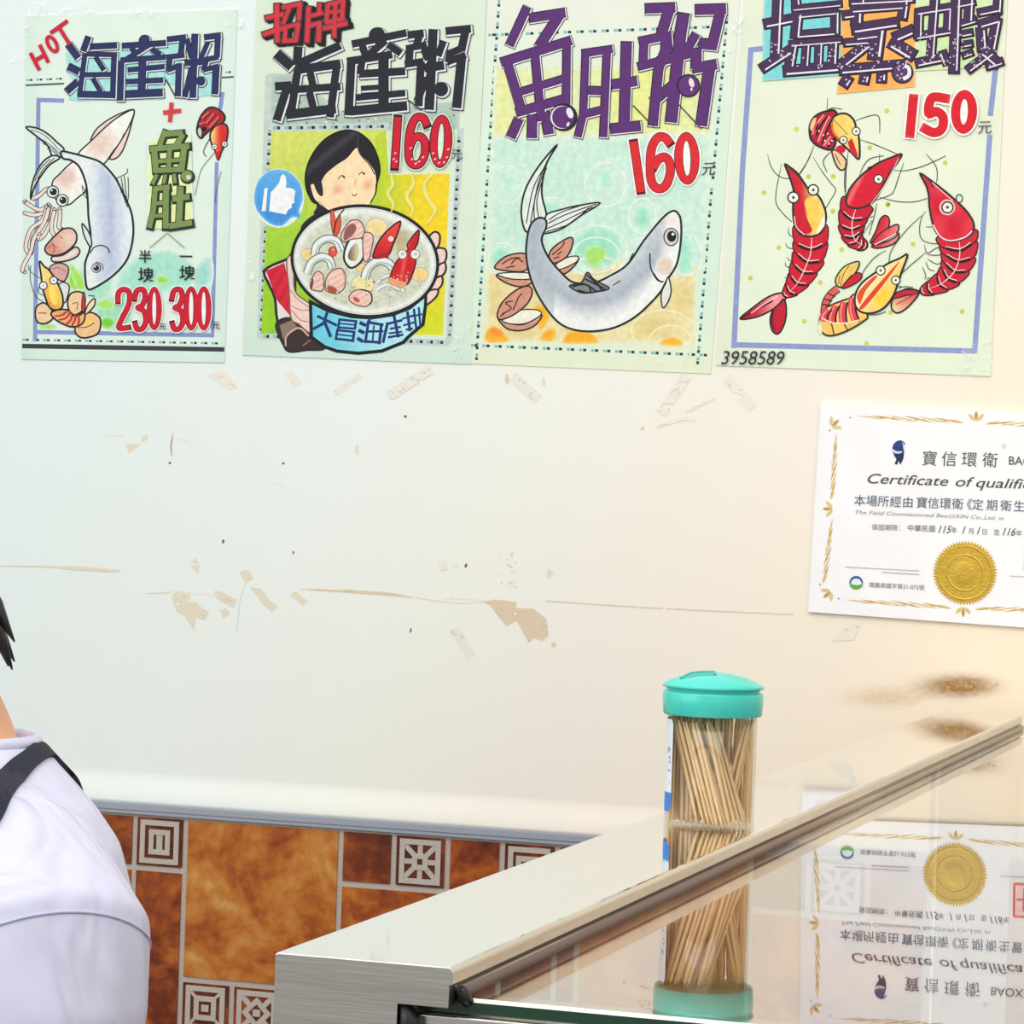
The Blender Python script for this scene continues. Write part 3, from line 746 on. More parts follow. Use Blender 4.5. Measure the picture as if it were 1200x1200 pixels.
    A.done('title_lettering', P, O)
    # fish tripe, green
    A.at(160, 110, 7.06)
    A.poly([(90, 380), (450, 330), (460, 640), (470, 1080), (250, 1120), (90, 1110), (80, 700)], (232, 240, 170), edge=((224, 240, 228), 5))
    GR = (124, 148, 84)
    yu = [((240, 300), (190, 430), 42), ((225, 335), (385, 320), 46), ((385, 330), (330, 430), 48), ((110, 455), (440, 430), 48), ((145, 450), (160, 650), 52), ((395, 440), (370, 640), 52), ((275, 440), (265, 640), 40), ((150, 560), (380, 545), 34), ((140, 635), (385, 625), 44), ((170, 665), (130, 750), 32), ((240, 665), (225, 745), 30), ((310, 660), (320, 740), 30), ((415, 680), 96)]
    du = [((155, 780), (140, 960), (105, 1110), 44), ((140, 785), (275, 770), 44), ((245, 780), (240, 1115), 50), ((150, 905), (240, 900), 34), ((140, 1010), (240, 1005), 34), ((365, 765), (350, 1090), 54), ((295, 870), (440, 850), 50), ((265, 1095), (460, 1065), 50)]
    for ch in (yu, du): A.block(ch, GR, dark=(34, 48, 40), o=1.1, wl=0, wd=3.6)
    A.disc(430, 690, 20, (206, 220, 196)); 
    A.at(0, 200, 4.138)
    A.stroke([(725, 375), (810, 302), (895, 375)], 4, (150, 150, 110), smooth=False)
    A.text('半', 670, 440, 66, BLK, .02, bold=.012); A.text('塊', 668, 535, 78, BLK, .02, bold=.012); A.text('一', 868, 440, 66, BLK, .02, bold=.012); A.text('塊', 868, 525, 78, BLK, .02, bold=.012)
    A.done('fish_tripe_lettering', P, O)
    two = [(572, 640), (575, 592), (603, 576), (628, 596), (622, 655), (590, 720), (578, 762), (628, 760)]
    three = lambda x: [(x, 628), (x + 12, 583), (x + 42, 578), (x + 52, 612), (x + 38, 652), (x + 18, 665), (x + 46, 682), (x + 55, 725), (x + 42, 762), (x + 14, 768), (x + 2, 735)]
    number(A, [two, three(652), oval(748, 668, 23, 92)], 24, halo=((244, 248, 244), 14), ew=4)
    number(A, [three(832), oval(927, 668, 24, 94), oval(988, 668, 24, 94)], 24, halo=((244, 248, 244), 14), ew=4)
    A.text('元', 772, 768, 34, BLK, .02, bold=.01); A.text('元', 1026, 764, 40, BLK, .02, bold=.01)
    A.done('price_lettering', P, O)
    tape(P, .0030, [(31, 22), (60, 17), (50, 2), (38, 3)], [(24, 42), (33, 44), (36, 24), (28, 22)], [(12, 72), (27, 80), (33, 66), (20, 63)])
    tape(P, .0031, [(66, 18), (110, 15), (104, 2), (80, 3)], [(264, 30), (284, 32), (286, 8), (266, 8)], [(150, 20), (182, 19), (183, 9), (150, 10)])
poster_one()
# ------------------------------------------------------------------ poster two: cook holding a bowl of seafood congee
def poster_two():
    P = paper('menu_poster', [(301, -16), (571, -22), (551, 427), (284, 416)], .0012, .0010,
              lambda a, b: mixc((218, 232, 212), (206, 230, 218), max(0, b - .8) * 4),
              'menu poster with a painted cook holding a steaming bowl, price 160 in red', 'poster')
    A = Art(-.0012); O = P.location
    gr = (176, 196, 182)
    A.poly([(314, 86), (342, 86), (400, 130), (540, 118), (538, 152), (318, 156)], gr, edge=((196, 212, 196), 5))
    for q in (((315, 88), (305, 396)), ((540, 150), (526, 402)), ((305, 394), (526, 402)), ((318, 150), (455, 148))):
        A.stroke(list(q), 8, (196, 210, 204), smooth=False)
    rn = random.Random(3)
    A.up()
    for k in range(70): A.disc(rn.uniform(318, 536), rn.uniform(120, 150), rn.uniform(.6, 1.6), (122, 138, 128) if k % 2 else (220, 232, 222), up=False, n=6)
    dashes(A, (316, 152), (306, 392), 21, 3.6, (150, 184, 188), (34, 40, 46)); dashes(A, (538, 160), (527, 398), 21, 3.6, (150, 184, 188), (34, 40, 46))
    dashes(A, (308, 394), (524, 401.5), 18, 3.6, (150, 184, 188), (34, 40, 46)); dashes(A, (320, 150), (455, 148), 10, 3.6, (130, 180, 184), (34, 40, 46))
    A.done('border', P, O)
    # green and yellow ground
    A.poly([(318, 154), (454, 152), (462, 203), (470, 250), (420, 330), (345, 391), (306, 391), (312, 262)],
           lambda x, y: mixc(mixc((216, 220, 110), (206, 220, 100), (x - 318) / 100), (150, 206, 44), (y - 165) / 150), res=5)
    A.poly([(452, 152), (456, 203), (527, 202), (519, 393), (480, 392), (440, 240), (440, 160)], lambda x, y: mixc((190, 212, 50), (242, 212, 36), (x - 452) / 40) if y < 330 else mixc((242, 212, 36), (214, 220, 40), (y - 330) / 40), res=5)
    A.stroke([(454, 152), (457, 203), (527, 202)], 3.5, (226, 234, 200), smooth=False)
    # thumbs-up badge
    A.at(290, 140, 6.667)
    A.poly(A.ell(243, 615, 200, 232), (226, 236, 236))
    A.poly([(243, 390), (340, 420), (415, 510), (432, 620), (405, 710), (412, 770), (350, 765), (270, 830), (170, 810), (80, 720), (52, 610), (80, 490), (150, 415)], lambda x, y: mixc((96, 176, 232), (66, 146, 220), (y - 200) / 50), smooth=True, edge=((110, 186, 236), 3))
    A.poly([(133, 540), (158, 532), (143, 715), (110, 718)], (240, 244, 244))
    A.poly([(182, 570), (215, 535), (250, 490), (262, 440), (282, 426), (300, 450), (304, 500), (300, 532), (350, 540), (375, 560), (366, 610), (366, 650), (345, 660), (345, 690), (318, 705), (300, 742), (170, 716)], (240, 244, 244))
    A.done('thumbs_up_badge', P, O)
    # cook
    SK = (248, 222, 178); HR = (36, 34, 44)
    A.shape([(420, 880), (450, 810), (560, 735), (650, 750), (700, 900), (420, 960)], (232, 238, 240), 2.6)
    A.poly([(540, 600), (700, 700), (900, 690), (900, 900), (640, 900), (600, 740)], SK)
    A.shape([(545, 620), (575, 665), (640, 700), (645, 735), (600, 760), (525, 735), (545, 690)], HR, 1.5)
    A.shape([(540, 655), (480, 590), (455, 500), (460, 400), (500, 290), (570, 190), (660, 120), (770, 85), (870, 105), (960, 180), (1015, 290), (1034, 400), (1010, 500), (990, 590), (900, 560), (700, 600)], lambda x, y: mixc((30, 28, 36), (62, 60, 70), max(0, 1 - abs((x - 385) * .8 + (y - 180)) / 9)), 1.8, lc=(20, 20, 26))
    A.shape([(490, 520), (515, 500), (545, 530), (590, 620), (560, 650), (520, 620)], SK, 1.2)
    fc = lambda x, y: mixc(mixc(SK, (240, 160, 130), max(0, 1 - math.hypot((x - 396) / 10, (y - 222) / 7.5)) * .9), (240, 160, 130), max(0, 1 - math.hypot((x - 431) / 8, (y - 217) / 8)) * .9)
    face = [(853, 222), (780, 300), (690, 360), (610, 430), (572, 510), (585, 590), (555, 600), (556, 650), (610, 690), (660, 722), (760, 705), (880, 684), (955, 655), (1000, 570), (1000, 430), (950, 340), (890, 280)]
    p = A.poly(face, fc, smooth=True, res=2.2)
    A.stroke([(960, 655), (1000, 575), (1005, 500)], 10, (30, 30, 36)); A.stroke([(555, 640), (600, 680)], 5, (200, 150, 120))
    A.poly([(520, 500), (575, 480), (590, 590), (555, 585)], HR, smooth=True)
    A.stroke([(870, 120), (862, 200), (880, 270), (950, 350), (995, 430)], 9, (60, 60, 70))
    for q in ([(707, 465), (735, 437), (765, 452)], [(740, 440), (760, 462)], [(868, 432), (895, 413), (920, 424)], [(898, 414), (914, 434)], [(815, 580), (835, 597), (857, 578)]): A.stroke(q, 8, (96, 70, 50))
    A.stroke([(848, 470), (835, 515)], 14, (244, 190, 150))
    # arms
    A.at(280, 200, 4.286)
    A.shape([(130, 500), (235, 448), (275, 440), (275, 760), (200, 770), (180, 640), (150, 570)], (232, 222, 214), 2.6)
    A.poly([(135, 503), (228, 462), (250, 560), (264, 738), (190, 650), (160, 570)], lambda x, y: mixc((202, 20, 44), (226, 60, 80), .25 + .22 * math.sin(y * .28 + x * .5)), res=2)
    A.shape([(188, 770), (265, 742), (360, 805), (430, 890), (340, 900), (255, 908), (222, 870)], (58, 44, 42), 2.4)
    A.poly([(205, 775), (262, 752), (300, 790), (235, 830), (222, 850)], (142, 118, 104)); A.stroke([(235, 880), (240, 830), (300, 790), (350, 830)], 8, (210, 180, 160)); A.stroke([(320, 880), (360, 850)], 7, (140, 110, 100))
    A.shape([(240, 450), (275, 440), (280, 600), (345, 660), (366, 690), (362, 812), (300, 770), (262, 740), (252, 600)], (238, 208, 196), 1.3, lc=(120, 90, 84))
    for q in ([(258, 600), (300, 650), (360, 690)], [(260, 675), (310, 700), (362, 700)], [(265, 700), (310, 750), (365, 760)]): A.stroke(q, 4, (150, 110, 104))
    A.done('cook_painting', P, O)
    A.at(340, 230, 6.316)
    for p in ([(1030, 300), (1070, 263), (1106, 285), (1104, 350), (1075, 392), (1040, 360)], [(1075, 400), (1140, 388), (1158, 430), (1140, 492), (1070, 550)], [(1070, 540), (1140, 490), (1152, 545), (1118, 595), (1040, 650)], [(1040, 640), (1116, 590), (1126, 645), (1088, 692), (1000, 720)], [(1000, 715), (1090, 690), (1080, 745), (1000, 805)]):
        A.shape(p, (240, 206, 196), 1.9)
    # bowl
    A.at(360, 340, 8)
    side = [(30, 110), (200, 195), (420, 248), (600, 260), (800, 230), (960, 168), (1112, 50), (1108, 150), (1085, 320), (940, 445), (900, 490), (700, 570), (480, 592), (280, 572), (160, 530), (40, 440)]
    A.shape(side, lambda x, y: mixc((110, 206, 224), (176, 230, 236), (x - 385) / 60), 3.2, lc=(22, 26, 32), smooth=False)
    DK = (28, 52, 120)
    for ch in ([((100, 245), (272, 328), 26), ((188, 205), (155, 310), (60, 362), 28), ((168, 310), (218, 432), 30)],
               [((298, 275), (462, 292), 22), ((290, 350), (450, 362), 20), ((302, 275), (290, 360), 22), ((458, 290), (446, 365), 24), ((298, 312), (455, 326), 14), ((280, 375), (444, 392), 22), ((265, 455), (432, 474), 24), ((282, 375), (268, 462), 24), ((440, 390), (428, 480), 26), ((276, 415), (436, 432), 14)],
               [((500, 308), (545, 328), 34), ((490, 380), (528, 398), 34), ((478, 455), (514, 478), 34), ((590, 262), (568, 320), 26), ((565, 300), (708, 325), 26), ((572, 310), (545, 488), 26), ((555, 388), (708, 385), 22), ((535, 480), (684, 490), 26), ((695, 320), (676, 500), 28), ((625, 335), (612, 485), 16)],
               [((752, 310), (712, 486), 28), ((745, 318), (885, 282), 24), ((815, 245), (852, 435), 28), ((780, 362), (872, 345), 20), ((768, 405), (884, 390), 18), ((762, 442), (895, 418), 22)],
               [((895, 268), (1000, 235), 18), ((940, 205), (962, 378), 26), ((905, 330), (1010, 300), 18), ((1000, 180), (1022, 352), 22), ((1046, 165), (1060, 335), 20), ((960, 250), (1075, 225), 16), ((930, 370), (985, 360), 20)]):
        A.up()
        for st in ch: A.stroke(list(st[:-1]), st[-1], DK, smooth=False, up=False, cap=2); A.y -= 3e-6
    A.at(340, 230, 6.316)
    rim = A.ell(553, 480, 540, 408, .10)
    A.shape(rim, (232, 236, 228), 3.0, lc=(24, 28, 32))
    A.ring(553, 480, 522, 388, 3, (150, 156, 150), .10)
    soup = lambda x, y: mixc((222, 224, 208), (196, 202, 176), .5 + .5 * math.sin(x * .35 + math.sin(y * .5) * 2) * math.cos(y * .31))
    A.poly(A.ell(553, 485, 495, 355, .10, 40), soup, edge=((226, 230, 220), 5), res=2.6)
    for x, y, r, c in ((135, 430, 52, (242, 206, 130)), (640, 230, 80, (242, 216, 150)), (960, 580, 62, (244, 208, 130)), (540, 650, 85, (236, 226, 160)), (530, 530, 40, (242, 206, 120))):
        A.poly(A.ell(x, y, r, r * .85), c, edge=(mixc(c, (222, 224, 208), .6), 3.5)); A.ring(x, y, r, r * .85, 3, (150, 130, 90))
    A.poly([(780, 260), (880, 260), (860, 400), (780, 420)], (192, 180, 140), smooth=True, edge=((210, 212, 190), 4))
    def squidring(pts, w):
        A.stroke(pts, w, (36, 44, 44)); A.stroke(pts, w * .80, (230, 236, 234)); A.stroke([(x + 8, y + 14) for x, y in pts], w * .22, (176, 190, 184))
    squidring([(180, 440), (200, 360), (270, 315), (340, 330), (375, 400)], 62); squidring([(125, 570), (160, 490), (230, 450), (290, 470), (310, 530)], 62)
    squidring([(550, 610), (580, 530), (650, 480), (720, 490), (760, 530)], 66); squidring([(640, 690), (720, 650), (800, 690), (850, 690)], 30); squidring([(640, 640), (690, 600), (740, 580)], 26)
    A.shape([(400, 470), (410, 380), (450, 310), (510, 290), (545, 340), (545, 430), (520, 490), (450, 530)], (232, 236, 230), 2.0); A.poly([(430, 460), (440, 400), (480, 350), (505, 360), (510, 430), (480, 480)], lambda x, y: mixc((120, 96, 84), (206, 204, 160), (x - 409) / 9), smooth=True, res=2)
    sh = lambda x, y: mixc((226, 168, 156), (244, 220, 206), .5 + .28 * math.sin(x * .5 + y * .9) + .22 * math.sin(x * 1.3 - y * .4))
    for p in ([(375, 300), (400, 240), (450, 180), (510, 180), (545, 230), (540, 300), (450, 320), (400, 340)], [(540, 290), (590, 270), (615, 310), (600, 400), (580, 470), (545, 470)], [(260, 650), (275, 590), (320, 545), (380, 535), (408, 590), (400, 680), (340, 720), (270, 700)], [(150, 680), (165, 600), (205, 555), (245, 590), (245, 690), (200, 700)], [(435, 760), (460, 710), (520, 690), (590, 710), (605, 770), (560, 815), (480, 800)]):
        A.shape(p, sh, 1.1, lc=(110, 84, 76), res=2)
    A.poly([(395, 320), (410, 240), (460, 200), (490, 230), (470, 280), (420, 320)], (150, 92, 90), smooth=True); A.poly([(145, 660), (160, 600), (175, 620), (160, 690)], (110, 70, 70), smooth=True)
    A.poly(A.ell(310, 690, 40, 24, .4), (176, 84, 54)); A.poly(A.ell(490, 765, 28, 16, .6), (190, 90, 70)); A.stroke([(520, 690), (590, 710), (606, 765), (590, 800)], 10, (40, 40, 44))
    A.poly(A.ell(315, 410, 34, 40), (222, 92, 74), edge=((190, 50, 40), 2)); A.poly(A.ell(320, 395, 9, 9), (240, 160, 140))
    A.shape([(300, 120), (318, 105), (335, 200), (325, 285), (305, 220)], (232, 92, 60), .8, lc=(140, 50, 40)); A.shape([(325, 285), (345, 180), (370, 140), (372, 230), (345, 290)], (228, 84, 56), .8, lc=(140, 50, 40)); A.stroke([(320, 270), (345, 170), (400, 95)], 9, (40, 34, 34))
    R2 = lin((230, 70, 60), (198, 26, 40), (460, 270), (455, 300))
    A.shape([(815, 185), (800, 260), (760, 360), (720, 440), (620, 455), (625, 400), (670, 310), (740, 235)], R2, 1.6, lc=(70, 20, 24)); A.poly([(650, 430), (720, 420), (730, 455), (640, 460)], (170, 24, 36)); A.disc(745, 315, 19, (240, 236, 230)); A.disc(745, 315, 7, (200, 190, 180))
    A.shape([(950, 250), (945, 340), (920, 400), (930, 480), (900, 590), (850, 660), (740, 640), (745, 580), (790, 480), (870, 400), (870, 350)], lambda x, y: mixc((204, 24, 36), (236, 90, 80), max(0, 1 - abs((x - 475) + (y - 300) * .18) / 4)), 1.4, lc=(80, 20, 24), res=2)
    A.poly([(735, 600), (790, 620), (860, 640), (840, 670), (740, 655)], (232, 160, 120), smooth=True)
    for x in (830, 925): A.disc(x, 430, 36, (120, 110, 100)); A.disc(x, 430, 31, (238, 238, 232)); A.disc(x + 3, 426, 12, (150, 150, 140)); A.disc(x + 3, 426, 6, (240, 240, 236))
    A.up()
    for k in range(60):
        a = rn.uniform(0, 6.28); r = rn.uniform(.3, .95); A.disc(553 + 480 * r * math.cos(a), 560 + 260 * r * abs(math.sin(a)), rn.uniform(4, 9), rn.choice([(170, 178, 140), (226, 228, 214), (190, 170, 130)]), up=False, n=6)
    A.at(280, 200, 4.286)
    for q in ([(762, 10), (772, 70), (748, 115), (775, 165), (765, 205)], [(862, 12), (876, 65), (842, 130), (872, 185), (862, 230)], [(978, 12), (930, 75), (955, 150), (985, 200), (945, 272)]): A.stroke(q, 19, (236, 226, 130), taper=(.5, .3))
    A.done('bowl_painting', P, O)
    # lettering
    A.at(300, 0, 4.615)
    hai = [((112, 290), (192, 360), 52), ((228, 255), (222, 350), 44), ((240, 340), (455, 245), 40), ((105, 468), (190, 462), 42), ((165, 480), (112, 650), 40), ((215, 378), (455, 345), 44), ((225, 380), (190, 610), 38), ((438, 345), (400, 632), 38), ((150, 488), (455, 468), 36), ((165, 620), (430, 588), 46), ((292, 385), (312, 475), 34), ((290, 500), (312, 585), 34)]
    chan = [((522, 238), (812, 178), 36), ((655, 192), 86), ((570, 232), (592, 292), 34), ((700, 220), (600, 305), 36), ((715, 240), (782, 288), 36), ((495, 332), (735, 295), 38), ((515, 335), (500, 622), 42), ((690, 295), (690, 595), 52), ((560, 400), (805, 385), 38), ((570, 478), (690, 470), 24), ((540, 528), (805, 503), 32), ((515, 600), (815, 572), 46), ((572, 335), (565, 400), 34)]
    zhou = [((822, 190), (905, 180), 38), ((888, 180), (862, 262), 36), ((815, 262), (890, 248), 32), ((832, 255), (826, 350), 38), ((808, 348), (905, 332), 34), ((892, 335), (880, 572), 38), ((958, 160), (938, 592), 45), ((900, 230), (930, 322), 34), ((1012, 225), (985, 302), 34), ((912, 368), (1015, 352), 44), ((922, 420), (872, 545), 36), ((1000, 482), 74), ((1028, 168), (1160, 155), 38), ((1135, 160), (1110, 272), 40), ((1045, 290), (1120, 258), 34), ((1052, 275), (1040, 335), 34), ((1035, 335), (1132, 298), 34), ((1112, 305), (1085, 582), 46)]
    for ch in (hai, chan, zhou): A.block(ch, (36, 38, 48), dark=(26, 28, 34), light=(226, 230, 236), o=1.6, wl=2.2, wd=3.8)
    A.stroke([(820, 540), (895, 595)], 8, (60, 66, 70), smooth=False)
    A.done('title_lettering', P, O)
    zhao = [((112, 20), (115, 230), 28), ((50, 98), (150, 76), 24), ((35, 188), (150, 150), 26), ((140, 42), (250, 18), 24), ((238, 20), (230, 112), 24), ((182, 40), (145, 132), 22), ((160, 140), (155, 225), 22), ((155, 148), (240, 128), 22), ((228, 128), (215, 225), 24), ((142, 222), (222, 218), 22)]
    pai = [((285, 35), (275, 232), 26), ((290, 88), (362, 70), 22), ((345, 15), (340, 78), 22), ((285, 140), (352, 122), 24), ((342, 120), (338, 228), 26), ((388, 20), (382, 115), 24), ((472, 5), (464, 112), 24), ((385, 24), (480, 4), 22), ((385, 68), (470, 58), 18), ((372, 122), (482, 100), 22), ((430, 10), (422, 205), 24), ((362, 155), (495, 126), 24)]
    for dx, dy, c, ad in ((22, 12, (26, 20, 26), 10), (12, 6, (26, 20, 26), 10)):
        A.up()
        for st in zhao + pai: A.stroke([(x + dx, y + dy) for x, y in st[:-1]], st[-1] + ad, c, smooth=False, up=False, cap=2); A.y -= 3e-6
    for ch in (zhao, pai): A.block(ch, (210, 52, 66), dark=(60, 14, 24), light=(236, 200, 180), o=0, wl=1.2, wd=2.6)
    A.done('signature_lettering', P, O)
    A.at(280, 0, 4.286)
    number(A, [[(798, 588), (782, 845)], [(945, 632), (925, 592), (888, 594), (862, 650), (852, 730), (856, 800), (880, 828), (912, 818), (934, 770), (932, 712), (908, 686), (876, 698), (856, 745)], oval(1014, 710, 36, 112, .05)], 34, edge=(40, 22, 28), ew=11, halo=((216, 228, 210), 24), inner=(222, 232, 214))
    A.text('元', 1065, 795, 58, (40, 50, 50), .02)
    A.up()
    for x, y in [(785, 770), (778, 800), (790, 812), (870, 800), (888, 822), (905, 812), (925, 790), (862, 745), (985, 800), (1005, 818), (1030, 815), (1045, 790), (1052, 750), (975, 770)]:
        A.stroke([(x - 5, y + 3), (x + 5, y - 4)], 6, (246, 214, 214), smooth=False, up=False)
    A.done('price_lettering', P, O)
    tape(P, .0034, [(527, 388), (553, 380), (552, 425), (524, 424)], [(288, 330), (298, 328), (296, 300), (289, 300)])
poster_two()
# ------------------------------------------------------------------ poster three: fish tripe congee
def poster_three():
    P = paper('menu_poster', [(573, -20), (868, -16), (833, 438), (549, 426)], .0009, .0007,
              lambda a, b: mixc((232, 234, 220), (214, 236, 216), min(1, b * 2.2)) if b < .8 else mixc((214, 236, 216), (232, 236, 206), (b - .8) * 4),
              'menu poster with purple characters and one curved grey fish beside open clams', 'poster')
    A = Art(-.0009); O = P.location
    for pa, pb, n in (((585, 0), (571, 207), 16), ((571, 210), (558, 427), 17), ((852, 20), (835, 215), 15), ((834, 220), (817, 432), 16), ((551, 404.5), (834, 416.5), 20), ((572, 41), (852, 31), 19)): dashes(A, pa, pb, n, 3.2, (120, 186, 192), (34, 56, 66))
    A.done('border', P, O)
    pale = (222, 236, 216)
    A.poly([(579, 78), (838, 76), (834, 158), (576, 160)], lambda x, y: mixc((224, 232, 186), (230, 234, 150), .5 + .5 * math.sin(x * .03 + 4)), edge=((228, 234, 206), 8), res=6)
    A.poly([(576, 160), (834, 158), (826, 318), (700, 330), (571, 312)], lambda x, y: mixc((208, 234, 220), (196, 232, 214), .5 + .5 * math.sin(x * .05) * math.cos(y * .06)), edge=(pale, 8), res=6)
    A.poly([(570, 312), (600, 330), (640, 320), (690, 318), (720, 300), (770, 330), (800, 320), (816, 308), (814, 402), (569, 400)], lambda x, y: mixc((236, 224, 172), (226, 206, 140), .5 + .5 * math.sin(x * .08) * math.cos(y * .09)), edge=((232, 232, 196), 6), res=5)
    A.at(560, 160, 4.615)
    mint = (160, 226, 196)
    for x, y, rx, ry, c in ((645, 600, 140, 120, mint), (395, 400, 70, 60, (180, 230, 206)), (890, 440, 55, 75, mint), (125, 650, 60, 60, mint), (1120, 640, 50, 120, (164, 228, 200)), (690, 230, 45, 60, (176, 232, 206)), (160, 240, 40, 55, (186, 234, 212)), (800, 370, 40, 30, (176, 230, 208)), (440, 500, 50, 40, (176, 230, 208))):
        A.poly(A.ell(x, y, rx, ry), c, edge=((208, 236, 220), 9))
    for x, y, rx, ry in ((640, 620, 170, 140), (640, 640, 125, 95), (890, 430, 75, 95), (890, 620, 90, 70), (395, 410, 100, 80), (1130, 640, 80, 110), (125, 660, 90, 85), (690, 260, 110, 120), (160, 260, 90, 100), (1000, 1050, 170, 110), (1040, 1130, 120, 110), (640, 860, 220, 210)):
        A.ring(x, y, rx, ry, 9, (226, 240, 226) if y < 700 else (238, 236, 198))
    A.poly([(630, 710), (575, 640), (600, 600), (650, 590), (700, 630)], (166, 226, 110), smooth=True, edge=((196, 232, 170), 4))
    for p in ([(45, 1050), (90, 1025), (150, 1070), (160, 1108), (45, 1110)], [(300, 920), (360, 915), (385, 980), (340, 1050), (320, 990)], [(460, 1100), (500, 1050), (600, 1055), (650, 1100), (640, 1118), (470, 1118)], [(340, 1100), (360, 1050), (420, 1040), (410, 1100)], [(985, 1125), (1010, 1095), (1060, 1085), (1105, 1110), (1095, 1132)]):
        A.poly(p, (248, 176, 40), smooth=True, edge=((244, 206, 100), 3.5))
    A.poly(A.ell(100, 1060, 40, 24, .3), (246, 140, 60), edge=((248, 170, 50), 3))
    # clams
    CB = lambda x, y: mixc((222, 164, 136), (198, 132, 110), .5 + .5 * math.sin(x * .9) * math.cos(y * .8))
    def clam(top, bot, inn, sc=()):
        A.shape(bot, CB, 1.5, res=3); A.shape(inn, (236, 236, 216), 1.2); A.shape(top, CB, 1.5, res=3)
        for q in sc: A.stroke(q, 7, (70, 40, 40))
    clam([(90, 708), (140, 655), (210, 632), (265, 640), (275, 700), (240, 730), (150, 725)], [(105, 745), (150, 790), (230, 812), (290, 790), (280, 740)], [(105, 745), (180, 735), (280, 740), (285, 770), (180, 770)], ([(130, 690), (180, 660), (230, 655)], [(180, 690), (210, 660), (245, 680)], [(150, 710), (200, 700)]))
    clam([(385, 640), (420, 590), (500, 545), (513, 580), (480, 650), (410, 685)], [(430, 720), (500, 690), (543, 655), (530, 690), (470, 742)], [(425, 690), (480, 655), (540, 648), (530, 680), (440, 720)], ([(400, 640), (450, 600), (470, 570)], [(430, 640), (455, 620)], [(410, 660), (440, 650)]))
    clam([(105, 965), (130, 900), (200, 835), (270, 808), (294, 840), (270, 900), (200, 960), (125, 990)], [(110, 985), (160, 1040), (240, 1048), (310, 1020), (345, 965), (250, 1015), (170, 1010)], [(130, 985), (220, 940), (320, 938), (340, 965), (260, 1010), (170, 1012)], ([(130, 960), (180, 930), (150, 900), (190, 890)], [(190, 940), (220, 870), (240, 850)], [(120, 975), (150, 950)]))
    # fish
    fin = (226, 234, 226)
    A.shape([(428, 45), (330, 160), (260, 280), (235, 390), (245, 480), (270, 515), (320, 450), (370, 430), (345, 300), (370, 150)], fin, 1.8)
    A.shape([(660, 360), (560, 370), (450, 395), (370, 425), (365, 500), (355, 525), (450, 500), (560, 425)], fin, 1.6)
    for q in ([(370, 150), (300, 280), (262, 470)], [(375, 130), (325, 260), (285, 465)], [(372, 150), (310, 330), (305, 450)], [(370, 170), (320, 340), (330, 440)], [(640, 365), (480, 420), (380, 470)], [(620, 380), (480, 450), (370, 500)], [(600, 385), (500, 470), (370, 515)], [(560, 372), (450, 410), (385, 450)]): A.stroke(q, 6, BLK)
    body = [(365, 450), (330, 440), (290, 470), (268, 540), (262, 650), (290, 780), (350, 900), (430, 1000), (520, 1045), (640, 1052), (760, 1025), (870, 960), (980, 850), (1020, 780), (1075, 690), (1098, 560), (1098, 460), (1085, 420), (1055, 402), (1000, 440), (900, 560), (810, 690), (720, 750), (630, 790), (520, 790), (450, 735), (380, 650), (345, 560), (370, 490)]
    sp = [(318, 480), (300, 620), (370, 780), (500, 880), (640, 900), (780, 850), (920, 720), (1020, 560), (1060, 450)]
    spx = [A.T(p) for p in sp]
    def fishc(x, y):
        d = min(math.hypot(x - a, y - b2) for a, b2 in spline(spx, False, 4))
        below = y - np.interp(x, [p[0] for p in sorted(spx)], [p[1] for p in sorted(spx)])
        c = mixc((168, 178, 190), (206, 212, 216), d / 24)
        if x > 770: c = mixc(c, (236, 232, 224), (x - 770) / 14)
        if below > 0 and x > 650: c = mixc(c, (238, 240, 238), below / 26)
        return c
    A.shape(body, fishc, 2.0, res=3)
    A.poly(A.ell(1010, 700, 48, 50), (228, 206, 192), edge=((228, 222, 214), 6))
    A.stroke([(930, 630), (935, 710), (970, 775), (1005, 785)], 8, BLK); A.stroke([(950, 740), (975, 775), (1000, 788)], 9, BLK)
    A.shape([(1015, 795), (1030, 760), (1045, 830), (1030, 890), (1000, 925), (992, 850)], (228, 230, 226), 1.3)
    A.shape([(495, 808), (560, 790), (592, 735), (630, 775), (710, 820), (640, 840), (560, 845)], (128, 132, 136), 1.5)
    for q in ([(510, 812), (580, 800), (640, 838)], [(560, 795), (600, 810), (610, 842)], [(580, 770), (640, 800), (690, 825)], [(590, 750), (650, 800), (670, 835)], [(540, 830), (600, 845), (680, 830)]): A.stroke(q, 10, BLK)
    A.stroke([(730, 805), (770, 780)], 6, BLK); A.stroke([(820, 670), (840, 630)], 6, BLK)
    A.disc(1045, 543, 42, BLK, ry=50); A.disc(1045, 543, 36, (206, 208, 208), ry=44); A.disc(1048, 540, 25, (20, 22, 28), ry=30); A.disc(1055, 528, 8, (236, 240, 240))
    A.done('fish_painting', P, O)
    PU = (92, 46, 114)
    A.at(575, 0, 7.06)
    yu = [((300, 60), (155, 375), 68), ((320, 150), (615, 105), 74), ((580, 105), (400, 385), 82), ((90, 515), (665, 335), 74), ((140, 520), (255, 905), 72), ((630, 325), (625, 870), 62), ((365, 430), (420, 1000), 66), ((215, 768), (640, 640), 60), ((215, 930), (640, 810), 72), ((232, 985), (165, 1135), 78), ((345, 950), (342, 1140), 78), ((450, 930), (482, 1108), 78)]
    A.block(yu, PU, dark=(22, 20, 34), light=(232, 232, 236), o=.9, wl=2.2, wd=3.8)
    A.disc(603, 970, 116, (36, 28, 48)); A.disc(590, 970, 96, (226, 226, 230)); A.disc(600, 970, 92, PU); A.poly(A.ell(655, 935, 26, 46, -.35), (234, 232, 236)); A.poly(A.ell(640, 1028, 12, 20, .4), (226, 220, 232))
